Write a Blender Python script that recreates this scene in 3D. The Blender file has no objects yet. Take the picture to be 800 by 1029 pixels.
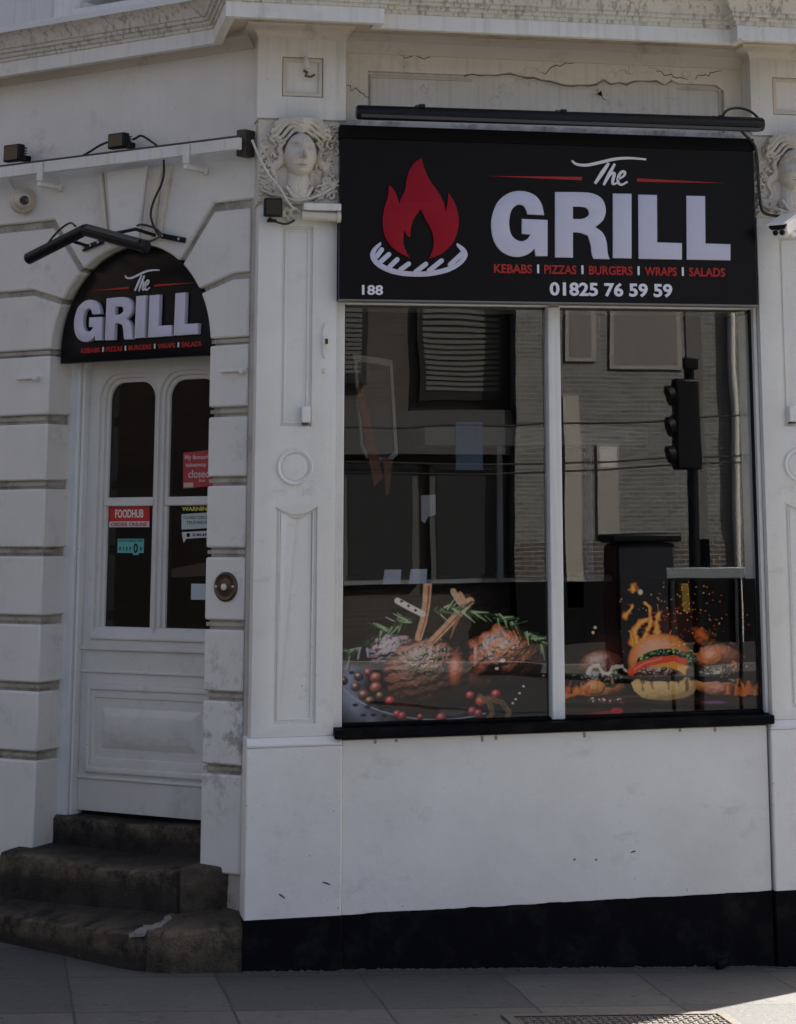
import bpy, bmesh, math, random
import numpy as np
from mathutils import Vector, Matrix
R_ = math.radians
random.seed(7); RNG = np.random.default_rng(11)
scn = bpy.context.scene
COL = scn.collection

# ------------------------------------------------------------------ camera, sky, sun, exposure
cd = bpy.data.cameras.new('camera'); cam = bpy.data.objects.new('camera', cd); COL.objects.link(cam)
cr, cu, cf = Vector((0.97118309,-0.23814693,-0.00945723)), Vector((-0.03841546,-0.19557642,0.97993577)), Vector((0.23521831,0.95133375,0.19908904))
mw = Matrix.Identity(4)
for i in range(3):
    mw[i][0], mw[i][1], mw[i][2] = cr[i], cu[i], -cf[i]
mw.translation = (-1.04784549, -9.0, 1.82748083)
cam.matrix_world = mw
cd.sensor_fit = 'HORIZONTAL'; cd.sensor_width = 36.0
cd.lens = 2096.05/800*36
cd.shift_x = (400-523.27)/800
cd.shift_y = -(514.5-84.98)/800
cd.clip_start = .1; cd.clip_end = 2000
scn.camera = cam

SUN_AZ, SUN_EL = R_(58), R_(44)          # azimuth from +Y (behind the shop) towards +X
w = bpy.data.worlds.new('World'); scn.world = w; w.use_nodes = True
nt = w.node_tree
sky = nt.nodes.new('ShaderNodeTexSky'); sky.sky_type = 'NISHITA'; sky.sun_disc = False
sky.sun_elevation = SUN_EL; sky.sun_rotation = SUN_AZ; sky.air_density = .8; sky.dust_density = 5.0; sky.ozone_density = .3
nt.links.new(sky.outputs[0], nt.nodes['Background'].inputs[0])
nt.nodes['Background'].inputs[1].default_value = .052
sl = bpy.data.lights.new('sun', 'SUN'); so = bpy.data.objects.new('sun', sl); COL.objects.link(so)
sl.energy = 4.8; sl.angle = R_(.5); sl.color = (1, .94, .85)
sd = Vector((math.sin(SUN_AZ)*math.cos(SUN_EL), math.cos(SUN_AZ)*math.cos(SUN_EL), math.sin(SUN_EL)))
so.rotation_euler = sd.to_track_quat('Z', 'Y').to_euler()
so.location = sd*30
scn.view_settings.view_transform = 'Standard'; scn.view_settings.look = 'None'
scn.view_settings.gamma = 1; scn.view_settings.use_curve_mapping = False
scn.view_settings.exposure = 2.28
scn.cycles.max_bounces = 8; scn.cycles.transparent_max_bounces = 12
try: scn.cycles.use_denoising = True
except Exception: pass

# ------------------------------------------------------------------ frames
S2 = math.sqrt(.5)
def RP(x, n, z): return Vector((x, -n, z))                       # main front: n = outwards from its face
def LP(u, n, z): return Vector((-S2*u - S2*n, .10 + S2*u - S2*n, z))   # canted corner front
def WP(x, y, z): return Vector((x, y, z))
def gz(x): return -.05*max(-8., min(8., x))

# ------------------------------------------------------------------ materials
MATS = {}
def newmat(name):
    m = bpy.data.materials.new(name); m.use_nodes = True
    b = m.node_tree.nodes['Principled BSDF']
    return m, m.node_tree.nodes, m.node_tree.links, b
def plain(name, col, rough=.5, metal=0, noise=.0, spec=.5, bump=0, nscale=20):
    if name in MATS: return MATS[name]
    m, N, L, b = newmat(name)
    b.inputs['Base Color'].default_value = (*col, 1); b.inputs['Roughness'].default_value = rough
    b.inputs['Metallic'].default_value = metal; b.inputs['Specular IOR Level'].default_value = spec
    if noise or bump:
        tc = N.new('ShaderNodeTexCoord'); n = N.new('ShaderNodeTexNoise')
        n.inputs['Scale'].default_value = nscale; n.inputs['Detail'].default_value = 7; n.inputs['Roughness'].default_value = .65
        L.new(tc.outputs['Object'], n.inputs['Vector'])
        if noise:
            mx = N.new('ShaderNodeMix'); mx.data_type = 'RGBA'
            mx.inputs['A'].default_value = (*[c*(1-noise) for c in col], 1); mx.inputs['B'].default_value = (*[min(1, c*(1+noise)) for c in col], 1)
            L.new(n.outputs['Fac'], mx.inputs['Factor']); L.new(mx.outputs['Result'], b.inputs['Base Color'])
        if bump:
            bp = N.new('ShaderNodeBump'); bp.inputs['Strength'].default_value = bump; bp.inputs['Distance'].default_value = .004
            L.new(n.outputs['Fac'], bp.inputs['Height']); L.new(bp.outputs['Normal'], b.inputs['Normal'])
    MATS[name] = m; return m
def ramp(N, L, src, a, b_):
    r = N.new('ShaderNodeMapRange'); r.inputs['From Min'].default_value = a; r.inputs['From Max'].default_value = b_
    L.new(src, r.inputs['Value']); return r.outputs['Result']
def noise(N, L, vec, scale, detail=6, rough=.6, sc=None, loc=(0,0,0)):
    n = N.new('ShaderNodeTexNoise'); n.inputs['Scale'].default_value = scale; n.inputs['Detail'].default_value = detail
    n.inputs['Roughness'].default_value = rough
    mp = N.new('ShaderNodeMapping'); mp.inputs['Location'].default_value = loc
    if sc: mp.inputs['Scale'].default_value = sc
    L.new(vec, mp.inputs['Vector']); L.new(mp.outputs['Vector'], n.inputs['Vector'])
    return n.outputs['Fac']
def mixc(N, L, fac, a, b_):
    mx = N.new('ShaderNodeMix'); mx.data_type = 'RGBA'
    L.new(fac, mx.inputs['Factor'])
    if isinstance(a, tuple): mx.inputs['A'].default_value = (*a, 1)
    else: L.new(a, mx.inputs['A'])
    if isinstance(b_, tuple): mx.inputs['B'].default_value = (*b_, 1)
    else: L.new(b_, mx.inputs['B'])
    return mx.outputs['Result']
def mul(N, L, a, k):
    q = N.new('ShaderNodeMath'); q.operation = 'MULTIPLY'; L.new(a, q.inputs[0])
    if isinstance(k, (int, float)): q.inputs[1].default_value = k
    else: L.new(k, q.inputs[1])
    return q.outputs[0]
def paint(name, col, dirtcol=(.22,.18,.14), mott=.5, dirt=.5, streak=0., chips=.6, rough=.55, bump=.25, chipcol=(.10,.085,.07), dlo=.56, crack=0., spec=.35, bdist=.012, fine=.12, smudge=0., scuff=None, skip=0):
    if name in MATS: return MATS[name]
    m, N, L, b = newmat(name)
    v = N.new('ShaderNodeTexCoord').outputs['Object']
    c = mixc(N, L, mul(N, L, ramp(N, L, noise(N, L, v, 1.6, 7, .62), .42, .72), mott), tuple(col), tuple(x*y for x, y in zip(col, (.80,.78,.74))))
    c = mixc(N, L, mul(N, L, ramp(N, L, noise(N, L, v, 7, 9, .72, loc=(3,1,7)), dlo, dlo+.2), dirt), c, dirtcol)
    if streak:
        s = ramp(N, L, noise(N, L, v, 1, 5 if not skip else 2, .6, sc=(34,34,.8) if not skip else (60,60,.6)), .5, .66)
        s2 = ramp(N, L, noise(N, L, v, 3, 4, .6, loc=(5,5,5)), .30, .52)
        c = mixc(N, L, mul(N, L, mul(N, L, s, s2), streak), c, dirtcol)
    if smudge:
        sm = mul(N, L, ramp(N, L, noise(N, L, v, 5, 6, .75, sc=(1,1,1.6), loc=(7,3,1)), .56, .78), ramp(N, L, noise(N, L, v, 1.1, 2, .5, loc=(2,2,8)), .44, .6))
        c = mixc(N, L, mul(N, L, sm, smudge), c, (.30,.285,.26))
        sp = ramp(N, L, noise(N, L, v, 70, 2, .5, loc=(4,1,6)), .77, .785)
        c = mixc(N, L, mul(N, L, sp, .9), c, (.06,.05,.045))
    if scuff:
        vd = N.new('ShaderNodeVectorMath'); vd.operation = 'DISTANCE'; vd.inputs[1].default_value = scuff[0]; L.new(v, vd.inputs[0])
        k = mul(N, L, ramp(N, L, vd.outputs['Value'], scuff[1], scuff[1]*.3), ramp(N, L, noise(N, L, v, 13, 9, .75, loc=(1,6,2)), .50, .62))
        c = mixc(N, L, mul(N, L, k, .75), c, (.22,.205,.185))
    if crack:
        vo = N.new('ShaderNodeTexVoronoi'); vo.feature = 'DISTANCE_TO_EDGE'; vo.inputs['Scale'].default_value = 3.1
        nz = N.new('ShaderNodeTexNoise'); nz.inputs['Scale'].default_value = 5; nz.inputs['Detail'].default_value = 5
        ad = N.new('ShaderNodeVectorMath'); ad.operation = 'ADD'
        L.new(v, nz.inputs['Vector']); L.new(v, ad.inputs[0]); L.new(nz.outputs['Color'], ad.inputs[1]); L.new(ad.outputs[0], vo.inputs['Vector'])
        k = ramp(N, L, vo.outputs['Distance'], .010, .0)
        k2 = ramp(N, L, noise(N, L, v, 2.2, 3, .5, loc=(9,2,4)), .52, .6)
        c = mixc(N, L, mul(N, L, mul(N, L, k, k2), crack), c, chipcol)
    if chips:
        k = ramp(N, L, noise(N, L, v, 34, 4, .55, loc=(2,8,3)), .725, .745)
        k2 = ramp(N, L, noise(N, L, v, 2.7, 3, .5, loc=(1,4,2)), .48, .6)
        c = mixc(N, L, mul(N, L, mul(N, L, k, k2), chips), c, chipcol)
    L.new(c, b.inputs['Base Color'])
    b.inputs['Roughness'].default_value = rough; b.inputs['Specular IOR Level'].default_value = spec
    h1 = noise(N, L, v, 9, 8, .6); h2 = noise(N, L, v, 120, 3, .6)
    ad = N.new('ShaderNodeMath'); ad.operation = 'MULTIPLY_ADD'; L.new(h2, ad.inputs[0]); ad.inputs[1].default_value = fine; L.new(h1, ad.inputs[2])
    bp = N.new('ShaderNodeBump'); bp.inputs['Strength'].default_value = bump; bp.inputs['Distance'].default_value = bdist
    L.new(ad.outputs[0], bp.inputs['Height']); L.new(bp.outputs['Normal'], b.inputs['Normal'])
    MATS[name] = m; return m
WHITE = (.70,.675,.635)
P_wall = paint('paint_wall', WHITE, dirt=.25, streak=.04, chips=1., smudge=.65, scuff=((-.09,.09,.92),.42))
P_pier = paint('paint_pier', (.72,.70,.665), dirt=.18, chips=.8, streak=.04, smudge=.65)
P_riser = paint('paint_riser', (.72,.70,.67), dirt=.12, chips=.6, mott=.6, smudge=.55)
P_frieze = paint('paint_frieze', (.70,.655,.59), dirtcol=(.26,.20,.14), dirt=.4, streak=.2, crack=.8)
P_corn = paint('paint_cornice', (.62,.585,.53), dirtcol=(.10,.08,.06), dirt=.42, streak=.55, chips=.3, dlo=.55, skip=1)
P_fascia = paint('paint_fascia', (.72,.70,.67), dirtcol=(.16,.13,.10), dirt=.28, streak=.16, chips=.9, smudge=.4)
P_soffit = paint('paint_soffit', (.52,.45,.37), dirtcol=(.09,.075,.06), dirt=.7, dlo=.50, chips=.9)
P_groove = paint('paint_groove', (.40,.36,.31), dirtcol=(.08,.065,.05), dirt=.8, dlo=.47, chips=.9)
P_carve = paint('paint_carving', (.60,.55,.48), dirtcol=(.13,.095,.065), dirt=.75, dlo=.50, chips=.6)
P_door = paint('paint_door', (.64,.61,.575), dirt=.32, mott=.7, chips=.7, rough=.42, bump=.15, smudge=.5)
P_frame = paint('paint_frame', (.70,.69,.67), dirt=.25, streak=.15, rough=.42, bump=.15)
P_cap = paint('paint_mould', (.60,.545,.475), dirtcol=(.14,.11,.085), dirt=.6, chips=.8)
P_black = paint('paint_black', (.0045,.0045,.006), dirtcol=(.022,.021,.019), dirt=.7, dlo=.5, chips=0, rough=.6, mott=0, bump=.3, spec=.05)
P_stone = paint('step_stone', (.030,.025,.021), dirtcol=(.006,.0055,.005), dirt=1., dlo=.43, chips=.7, chipcol=(.20,.17,.13), rough=.85, bump=1.0, bdist=.03, fine=.5)
def add_wear(m):
    N, L = m.node_tree.nodes, m.node_tree.links; b = N['Principled BSDF']; src = b.inputs['Base Color'].links[0].from_socket
    at = N.new('ShaderNodeAttribute'); at.attribute_name = 'wear'; v = N.new('ShaderNodeTexCoord').outputs['Object']
    n = ramp(N, L, noise(N, L, v, 7, 9, .75, loc=(4,4,1)), .42, .58)
    L.new(mixc(N, L, mul(N, L, mul(N, L, at.outputs['Fac'], n), .9), src, (.21,.160,.105)), b.inputs['Base Color'])
add_wear(P_stone)
P_stone2 = paint('step_stone_brown', (.085,.066,.048), dirtcol=(.012,.010,.008), dirt=.9, dlo=.47, chips=.7, chipcol=(.20,.17,.13), rough=.85, bump=1.0, bdist=.03, fine=.5)
add_wear(P_stone2)
BLK = plain('black_plastic', (.007,.007,.008), .45, bump=.05, spec=.25)
BLKM = plain('black_metal', (.007,.007,.009), .4, .0, noise=.2, spec=.25)
SIGN = plain('sign_black', (.0035,.0035,.0055), .28, noise=.25, nscale=3, spec=.13)
LETW = plain('letter_white', (.54,.53,.65), .45, noise=.04, nscale=6)
TXW = plain('text_white', (.72,.71,.78), .4)
TXR = plain('text_red', (.40,.028,.026), .45, spec=.2)
RED = plain('emblem_red', (.29,.006,.017), .5, noise=.10, nscale=5, spec=.15)
WPL = plain('white_plastic', (.70,.69,.67), .4, noise=.05)
BEI = plain('beige_plastic', (.52,.46,.37), .45, noise=.08)
BRASS = plain('dark_bronze', (.085,.06,.042), .35, .6, noise=.3)
WOOD = plain('old_wood', (.06,.05,.042), .7, noise=.5, bump=.4)
LENS = plain('lens_black', (.006,.006,.008), .08)
CABLE = plain('cable_black', (.012,.012,.012), .5)
CABLEW = plain('cable_white', (.55,.53,.49), .5)
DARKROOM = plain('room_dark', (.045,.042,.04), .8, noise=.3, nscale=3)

def glassmat(name, tint, base, wav=.02):
    m = bpy.data.materials.new(name); m.use_nodes = True
    N, L = m.node_tree.nodes, m.node_tree.links
    N.remove(N['Principled BSDF'])
    t = N.new('ShaderNodeBsdfTransparent'); t.inputs[0].default_value = (*tint, 1)
    g = N.new('ShaderNodeBsdfGlossy'); g.inputs['Roughness'].default_value = .0
    lw = N.new('ShaderNodeLayerWeight'); lw.inputs[0].default_value = .5
    p = N.new('ShaderNodeMath'); p.operation = 'POWER'; p.inputs[1].default_value = 5; L.new(lw.outputs['Facing'], p.inputs[0])
    q = N.new('ShaderNodeMath'); q.operation = 'MULTIPLY_ADD'; q.inputs[1].default_value = 1-base; q.inputs[2].default_value = base; L.new(p.outputs[0], q.inputs[0])
    mx = N.new('ShaderNodeMixShader'); L.new(q.outputs[0], mx.inputs[0]); L.new(t.outputs[0], mx.inputs[1]); L.new(g.outputs[0], mx.inputs[2])
    L.new(mx.outputs[0], N['Material Output'].inputs[0])
    tc = N.new('ShaderNodeTexCoord'); n = N.new('ShaderNodeTexNoise'); n.inputs['Scale'].default_value = 2.2; n.inputs['Detail'].default_value = 1
    L.new(tc.outputs['Object'], n.inputs['Vector'])
    b = N.new('ShaderNodeBump'); b.inputs['Strength'].default_value = wav; b.inputs['Distance'].default_value = .05
    L.new(n.outputs['Fac'], b.inputs['Height']); L.new(b.outputs[0], g.inputs['Normal'])
    return m
GLASS = glassmat('window_glass', (.965,.97,.97), .040, .008)
GLASSD = glassmat('door_glass', (.75,.76,.76), .05, .012)

# ------------------------------------------------------------------ object helpers
def base_of(o):
    v = Vector((0,0,0))
    while o is not None:
        v += Vector(o.location); o = o.parent
    return v
def tag(o, label=None, cat=None, group=None, kind=None):
    if label: o['label'] = label
    if cat: o['category'] = cat
    if group: o['group'] = group
    if kind: o['kind'] = kind
    return o
def thing(name, loc, label, cat, group=None):
    o = bpy.data.objects.new(name, None); COL.objects.link(o); o.location = loc; o.empty_display_size = .1
    return tag(o, label, cat, group)
class MB:
    def __init__(s): s.v = []; s.f = []
    def add(s, vs, fs):
        k = len(s.v); s.v += [tuple(x) for x in vs]; s.f += [tuple(i+k for i in f) for f in fs]
    def box(s, P, a0, a1, n0, n1, z0, z1):
        vs = [P(a, n, z) for z in (z0, z1) for n in (n0, n1) for a in (a0, a1)]
        s.add(vs, [(0,1,3,2),(4,6,7,5),(0,4,5,1),(2,3,7,6),(0,2,6,4),(1,5,7,3)]); return s
    def prism(s, P, poly, n0, n1):      # poly in (a,z), extruded along n
        k = len(poly)
        vs = [P(a, n0, z) for a, z in poly] + [P(a, n1, z) for a, z in poly]
        s.add(vs, [tuple(range(k)), tuple(range(2*k-1, k-1, -1))] + [(i, (i+1) % k, k+(i+1) % k, k+i) for i in range(k)]); return s
    def vprism(s, poly, z0, z1):
        k = len(poly)
        vs = [(x, y, z0) for x, y in poly] + [(x, y, z1) for x, y in poly]
        s.add(vs, [tuple(range(k)), tuple(range(2*k-1, k-1, -1))] + [(i, (i+1) % k, k+(i+1) % k, k+i) for i in range(k)]); return s
    def tube(s, pts, r, n=10, cap=True):
        pts = [Vector(p) for p in pts]; k = len(pts)
        rs = r if isinstance(r, (list, tuple)) else [r]*k
        up = None; rings = []
        for i, p in enumerate(pts):
            t = (pts[min(i+1, k-1)] - pts[max(i-1, 0)]).normalized()
            if up is None:
                up = t.orthogonal().normalized()
            up = (up - t*up.dot(t)).normalized(); sd_ = t.cross(up)
            rings.append([p + (up*math.cos(2*math.pi*j/n) + sd_*math.sin(2*math.pi*j/n))*rs[i] for j in range(n)])
        vs = [v for rg in rings for v in rg]; fs = []
        for i in range(k-1):
            for j in range(n):
                fs.append((i*n+j, i*n+(j+1) % n, (i+1)*n+(j+1) % n, (i+1)*n+j))
        if cap: fs += [tuple(range(n-1, -1, -1)), tuple((k-1)*n+j for j in range(n))]
        s.add(vs, fs); return s
    def lathe(s, P, ca, cz, prof, n=32, sa=1., sz=1.):   # prof: (radius, n) revolve about the n axis
        vs = []; fs = []
        for r, d in prof:
            for j in range(n):
                t = 2*math.pi*j/n; vs.append(P(ca + r*sa*math.cos(t), d, cz + r*sz*math.sin(t)))
        for i in range(len(prof)-1):
            for j in range(n):
                fs.append((i*n+j, i*n+(j+1) % n, (i+1)*n+(j+1) % n, (i+1)*n+j))
        fs += [tuple(range(n)), tuple((len(prof)-1)*n+j for j in range(n))]
        s.add(vs, fs); return s
    def build(s, name, m, parent=None, bevel=0, smooth=True, label=None, recalc=True, seg=2):
        b0 = base_of(parent) if parent is not None else Vector((0,0,0))
        me = bpy.data.meshes.new(name)
        me.from_pydata([tuple(Vector(v)-b0) for v in s.v], [], s.f)
        return finish(me, name, m, parent, bevel, smooth, label, recalc, seg)
def finish(me, name, m, parent=None, bevel=0, smooth=True, label=None, recalc=True, seg=2):
    bm = bmesh.new(); bm.from_mesh(me)
    bmesh.ops.remove_doubles(bm, verts=bm.verts, dist=1e-6)
    if recalc: bmesh.ops.recalc_face_normals(bm, faces=bm.faces)
    big = [f for f in bm.faces if len(f.verts) > 4]
    if big: bmesh.ops.triangulate(bm, faces=big, ngon_method='EAR_CLIP') if not bevel else None
    bm.to_mesh(me); bm.free()
    me.materials.append(m)
    o = bpy.data.objects.new(name, me); COL.objects.link(o)
    if parent is not None: o.parent = parent
    if bevel:
        md = o.modifiers.new('edge', 'BEVEL'); md.width = bevel; md.segments = seg; md.limit_method = 'ANGLE'; md.angle_limit = R_(40); md.harden_normals = False
    if smooth and len(me.polygons):
        me.polygons.foreach_set('use_smooth', [True]*len(me.polygons))
        me.set_sharp_from_angle(angle=R_(38))
    if label: o['label'] = label
    return o
def solo(mb, name, m, label, cat, group=None, **k):
    """one-mesh top-level thing: origin moved to its own base"""
    vs = np.array([tuple(v) for v in mb.v]); c = Vector(((vs[:,0].min()+vs[:,0].max())/2, (vs[:,1].min()+vs[:,1].max())/2, vs[:,2].min()))
    mb.v = [tuple(Vector(v)-c) for v in mb.v]
    o = mb.build(name, m, **k); o.location = c
    return tag(o, label, cat, group)
def fill2d(polys, P, n0, depth, name, m, parent=None, bev=0, label=None):
    """flat shape with holes, extruded along n from n0 to n0+depth (curve fill)"""
    cu_ = bpy.data.curves.new('t', 'CURVE'); cu_.dimensions = '2D'; cu_.fill_mode = 'BOTH'
    cu_.extrude = depth/2-bev; cu_.bevel_depth = bev; cu_.bevel_resolution = 1; cu_.offset = -bev
    for pl in polys:
        sp = cu_.splines.new('POLY'); sp.points.add(len(pl)-1); sp.use_cyclic_u = True
        for q, (a, b) in zip(sp.points, pl): q.co = (a, b, 0, 1)
    return curve_to(cu_, P, n0+depth/2, name, m, parent, label)
def curve_to(cu_, P, nc, name, m, parent, label=None, fit=None):
    t = bpy.data.objects.new('t', cu_); COL.objects.link(t)
    dg = bpy.context.evaluated_depsgraph_get()
    me = bpy.data.meshes.new_from_object(t.evaluated_get(dg))
    bpy.data.objects.remove(t); bpy.data.curves.remove(cu_)
    me.materials.clear()
    n = len(me.vertices); co = np.empty(n*3); me.vertices.foreach_get('co', co); co = co.reshape(-1, 3)
    if fit:
        x0, x1, z0, z1 = fit; mn, mx = co.min(0), co.max(0)
        co[:,0] = x0 + (co[:,0]-mn[0])/(mx[0]-mn[0])*(x1-x0); co[:,1] = z0 + (co[:,1]-mn[1])/(mx[1]-mn[1])*(z1-z0)
    b0 = base_of(parent) if parent is not None else Vector((0,0,0))
    out = [tuple(P(a, nc+c, b)-b0) for a, b, c in co]
    me.vertices.foreach_set('co', np.array(out).ravel())
    return finish(me, name, m, parent, label=label)
def text(s, fit, P, n0, depth, name, m, parent, bold=.012, label=None):
    cu_ = bpy.data.curves.new('t', 'FONT'); cu_.body = s; cu_.size = 1; cu_.extrude = depth/2; cu_.offset = bold; cu_.resolution_u = 3
    return curve_to(cu_, P, n0+depth/2, name, m, parent, label, fit)
def smooth_poly(pts, it=2, closed=True, sharp=60):
    """corner-cutting that leaves sharp corners alone"""
    pts = [Vector(p) for p in pts]
    for _ in range(it):
        out = []; k = len(pts)
        for i in range(k):
            a, b, c = pts[i-1], pts[i], pts[(i+1) % k]
            if not closed and i in (0, k-1): out.append(b); continue
            ang = (b-a).angle(c-b, 0) if (b-a).length > 1e-9 and (c-b).length > 1e-9 else 0
            if math.degrees(ang) > sharp: out.append(b)
            else: out += [b+(a-b)*.25, b+(c-b)*.25]
        pts = out; sharp = max(sharp, 40)
    return [tuple(p) for p in pts]
def ribbon(pts, w, it=2):
    p = [Vector(q) for q in smooth_poly(pts, it, False, 170)]; k = len(p); Lr, Rr = [], []
    for i in range(k):
        t = (p[min(i+1, k-1)]-p[max(i-1, 0)]).normalized(); nn = Vector((-t.y, t.x)); f = i/(k-1)
        ww = w*(.55+.45*math.sin(math.pi*min(1, max(0, f*.9+.05))))
        Lr.append(tuple(p[i]+nn*ww/2)); Rr.append(tuple(p[i]-nn*ww/2))
    return Lr + Rr[::-1]
def capsule(a, b, w):
    a, b = Vector(a), Vector(b); d = (b-a).normalized(); nn = Vector((-d.y, d.x)); out = []
    for j in range(9): t = math.pi*(j/8); out.append(tuple(b + (nn*math.cos(t) + d*math.sin(t))*w/2))
    for j in range(9): t = math.pi*(j/8); out.append(tuple(a - (nn*math.cos(t) + d*math.sin(t))*w/2))
    return out
def rect(a0, a1, z0, z1): return [(a0,z0),(a1,z0),(a1,z1),(a0,z1)]
def toprect(a0, a1, z0, z1, r, n=8):      # rectangle with rounded top corners
    p = [(a0,z0),(a1,z0)]
    for j in range(n+1): t = math.pi/2*j/n; p.append((a1-r+r*math.cos(t), z1-r+r*math.sin(t)))
    for j in range(n+1): t = math.pi/2+math.pi/2*j/n; p.append((a0+r+r*math.cos(t), z1-r+r*math.sin(t)))
    return p
def ellipse(ca, cz, ra, rz, n=40): return [(ca+ra*math.cos(2*math.pi*i/n), cz+rz*math.sin(2*math.pi*i/n)) for i in range(n)]

# ------------------------------------------------------------------ ground
def sheet(name, y0, y1, dz, m, x0=-500, x1=500):
    b = MB(); xs = [x0, -8, 8, x1]
    vs = [(x, y, gz(x)+dz) for x in xs for y in (y0, y1)]
    b.add(vs, [(2*i, 2*i+2, 2*i+3, 2*i+1) for i in range(3)])
    o = b.build(name, m, recalc=False, smooth=False); o['kind'] = 'structure'; return o
def slabmat():
    m, N, L, b = newmat('paving_slabs')
    v = N.new('ShaderNodeTexCoord').outputs['Object']
    mp = N.new('ShaderNodeMapping'); mp.inputs['Location'].default_value = (.12, .08, 0); L.new(v, mp.inputs['Vector'])
    wob = N.new('ShaderNodeTexNoise'); wob.inputs['Scale'].default_value = 3; L.new(v, wob.inputs['Vector'])
    sc = N.new('ShaderNodeVectorMath'); sc.operation = 'MULTIPLY_ADD'; sc.inputs[1].default_value = (.025,.025,0)
    L.new(wob.outputs['Color'], sc.inputs[0]); L.new(mp.outputs['Vector'], sc.inputs[2])
    br = N.new('ShaderNodeTexBrick'); L.new(sc.outputs[0], br.inputs['Vector'])
    br.offset = .0; br.inputs['Scale'].default_value = 1; br.inputs['Brick Width'].default_value = .58; br.inputs['Row Height'].default_value = .6
    br.inputs['Mortar Size'].default_value = .006; br.inputs['Mortar Smooth'].default_value = .3; br.inputs['Bias'].default_value = 0
    br.inputs['Color1'].default_value = (.048,.049,.051,1); br.inputs['Color2'].default_value = (.100,.096,.089,1); br.inputs['Mortar'].default_value = (.03,.029,.028,1)
    c = mixc(N, L, mul(N, L, ramp(N, L, noise(N, L, v, 3, 9, .7), .40, .72), .55), br.outputs['Color'], (.05,.048,.046))
    c = mixc(N, L, mul(N, L, ramp(N, L, noise(N, L, v, 55, 3, .6), .66, .70), .5), c, (.24,.225,.2))
    L.new(c, b.inputs['Base Color']); b.inputs['Roughness'].default_value = .75
    bp = N.new('ShaderNodeBump'); bp.inputs['Strength'].default_value = .5; bp.inputs['Distance'].default_value = .01
    c = mixc(N, L, mul(N, L, ramp(N, L, noise(N, L, v, 11, 8, .75, loc=(3,3,3)), .55, .68), .7), c, (.035,.034,.033))
    c = mixc(N, L, mul(N, L, ramp(N, L, noise(N, L, v, 16, 1, .4, loc=(8,1,3)), .74, .76), .8), c, (.022,.021,.021))
    L.new(c, b.inputs['Base Color'])
    h = N.new('ShaderNodeMath'); h.operation = 'MULTIPLY_ADD'; h.inputs[1].default_value = -1.2
    L.new(br.outputs['Fac'], h.inputs[0]); L.new(noise(N, L, v, 22, 9, .7), h.inputs[2]); L.new(h.outputs[0], bp.inputs['Height']); L.new(bp.outputs[0], b.inputs['Normal'])
    return m
SLAB = slabmat()
ASPH = plain('asphalt', (.032,.032,.034), .85, noise=.35, bump=.6, nscale=60)
KERB = plain('kerb_granite', (.24,.23,.22), .7, noise=.3, bump=.3, nscale=40)
sheet('pavement', -2.3, 500, 0, SLAB)
sheet('opposite_pavement', -500, -20.2, 0, ASPH)
sheet('road', -20.35, -2.45, -.12, ASPH)
for nm, ya, yb in (('kerb', -2.45, -2.3), ('opposite_kerb', -20.35, -20.2)):
    b = MB(); xs = [-70, -8, 8, 70]
    vs = [(x, y, gz(x)+d) for x in xs for y, d in ((ya,-.2),(ya,.004),(yb,.004),(yb,-.2))]
    b.add(vs, [(4*i+j, 4*i+j+1, 4*i+j+5, 4*i+j+4) for i in range(3) for j in range(3)])
    o = b.build(nm, KERB, bevel=.01); o['kind'] = 'structure'
LINE = plain('road_paint', (.6,.55,.2), .6, noise=.2)
b = MB()
for y in (-2.75, -2.93):
    b.add([(x, yy, gz(x)-.116) for x in (-70,-8,8,70) for yy in (y, y+.08)], [(2*i, 2*i+2, 2*i+3, 2*i+1) for i in range(3)])
o = b.build('road_line', LINE, recalc=False, smooth=False); o['kind'] = 'structure'

# ------------------------------------------------------------------ the shop building
BLD = thing('corner_shop_building', (0,.1,0), 'white painted Victorian corner shop with canted entrance, carved pilasters and black plinth', 'building')
UL = 2.7; UC, ZC, RA = .722, 2.55, .475
grooves = [(.744,.783),(1.041,1.080),(1.333,1.373),(1.634,1.674),(1.935,1.974),(2.230,2.272),(2.540,2.571)]
def arch_z(u, r=RA): return ZC + math.sqrt(max(0, r*r-(u-UC)**2))
def arch_pts(u0, u1, r=RA, n=24):
    t0 = math.acos(max(-1, min(1, (u0-UC)/r))); t1 = math.acos(max(-1, min(1, (u1-UC)/r)))
    return [(UC+r*math.cos(t0+(t1-t0)*i/n), ZC+r*math.sin(t0+(t1-t0)*i/n)) for i in range(n+1)]
JL, JR = UC+RA, UC-RA
blocks = MB(); DB = -.16
zlo = [.30] + [g[1] for g in grooves[:-1]]; zhi = [g[0] for g in grooves]
for a, c in zip(zlo, zhi):
    blocks.prism(LP, rect(JL, UL, a, c), DB, 0)
    blocks.prism(LP, rect(.035, JR, a if a > .3 else .35, c), DB, 0)
def mir(p): return [(2*UC-u, z) for u, z in p]
zs = grooves[-1][1]
uA = UC+math.sqrt(RA**2-(2.571-ZC)**2)
A = [(UL,zs)] + arch_pts(uA, 1.140, n=10) + [(1.315,2.825),(UL,2.825)]
Bk = [(UL,2.853),(1.322,2.853)] + arch_pts(1.128, 1.030, n=10) + [(1.207,3.136),(UL,3.136)]
blocks.prism(LP, A, DB, 0); blocks.prism(LP, Bk, DB, 0)
cl = lambda poly: [(u if u > .035 else .035, z) for u, z in mir(poly)]
blocks.prism(LP, cl(A), DB, 0); blocks.prism(LP, cl(Bk), DB, 0)
Cc = [(UL,3.174),(1.198,3.174)] + arch_pts(1.006, .438, n=40) + [(.246,3.174),(.020,3.174),(.0,3.174),(.0,3.93),(UL,3.93)]
blocks.prism(LP, Cc, DB, 0)
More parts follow.
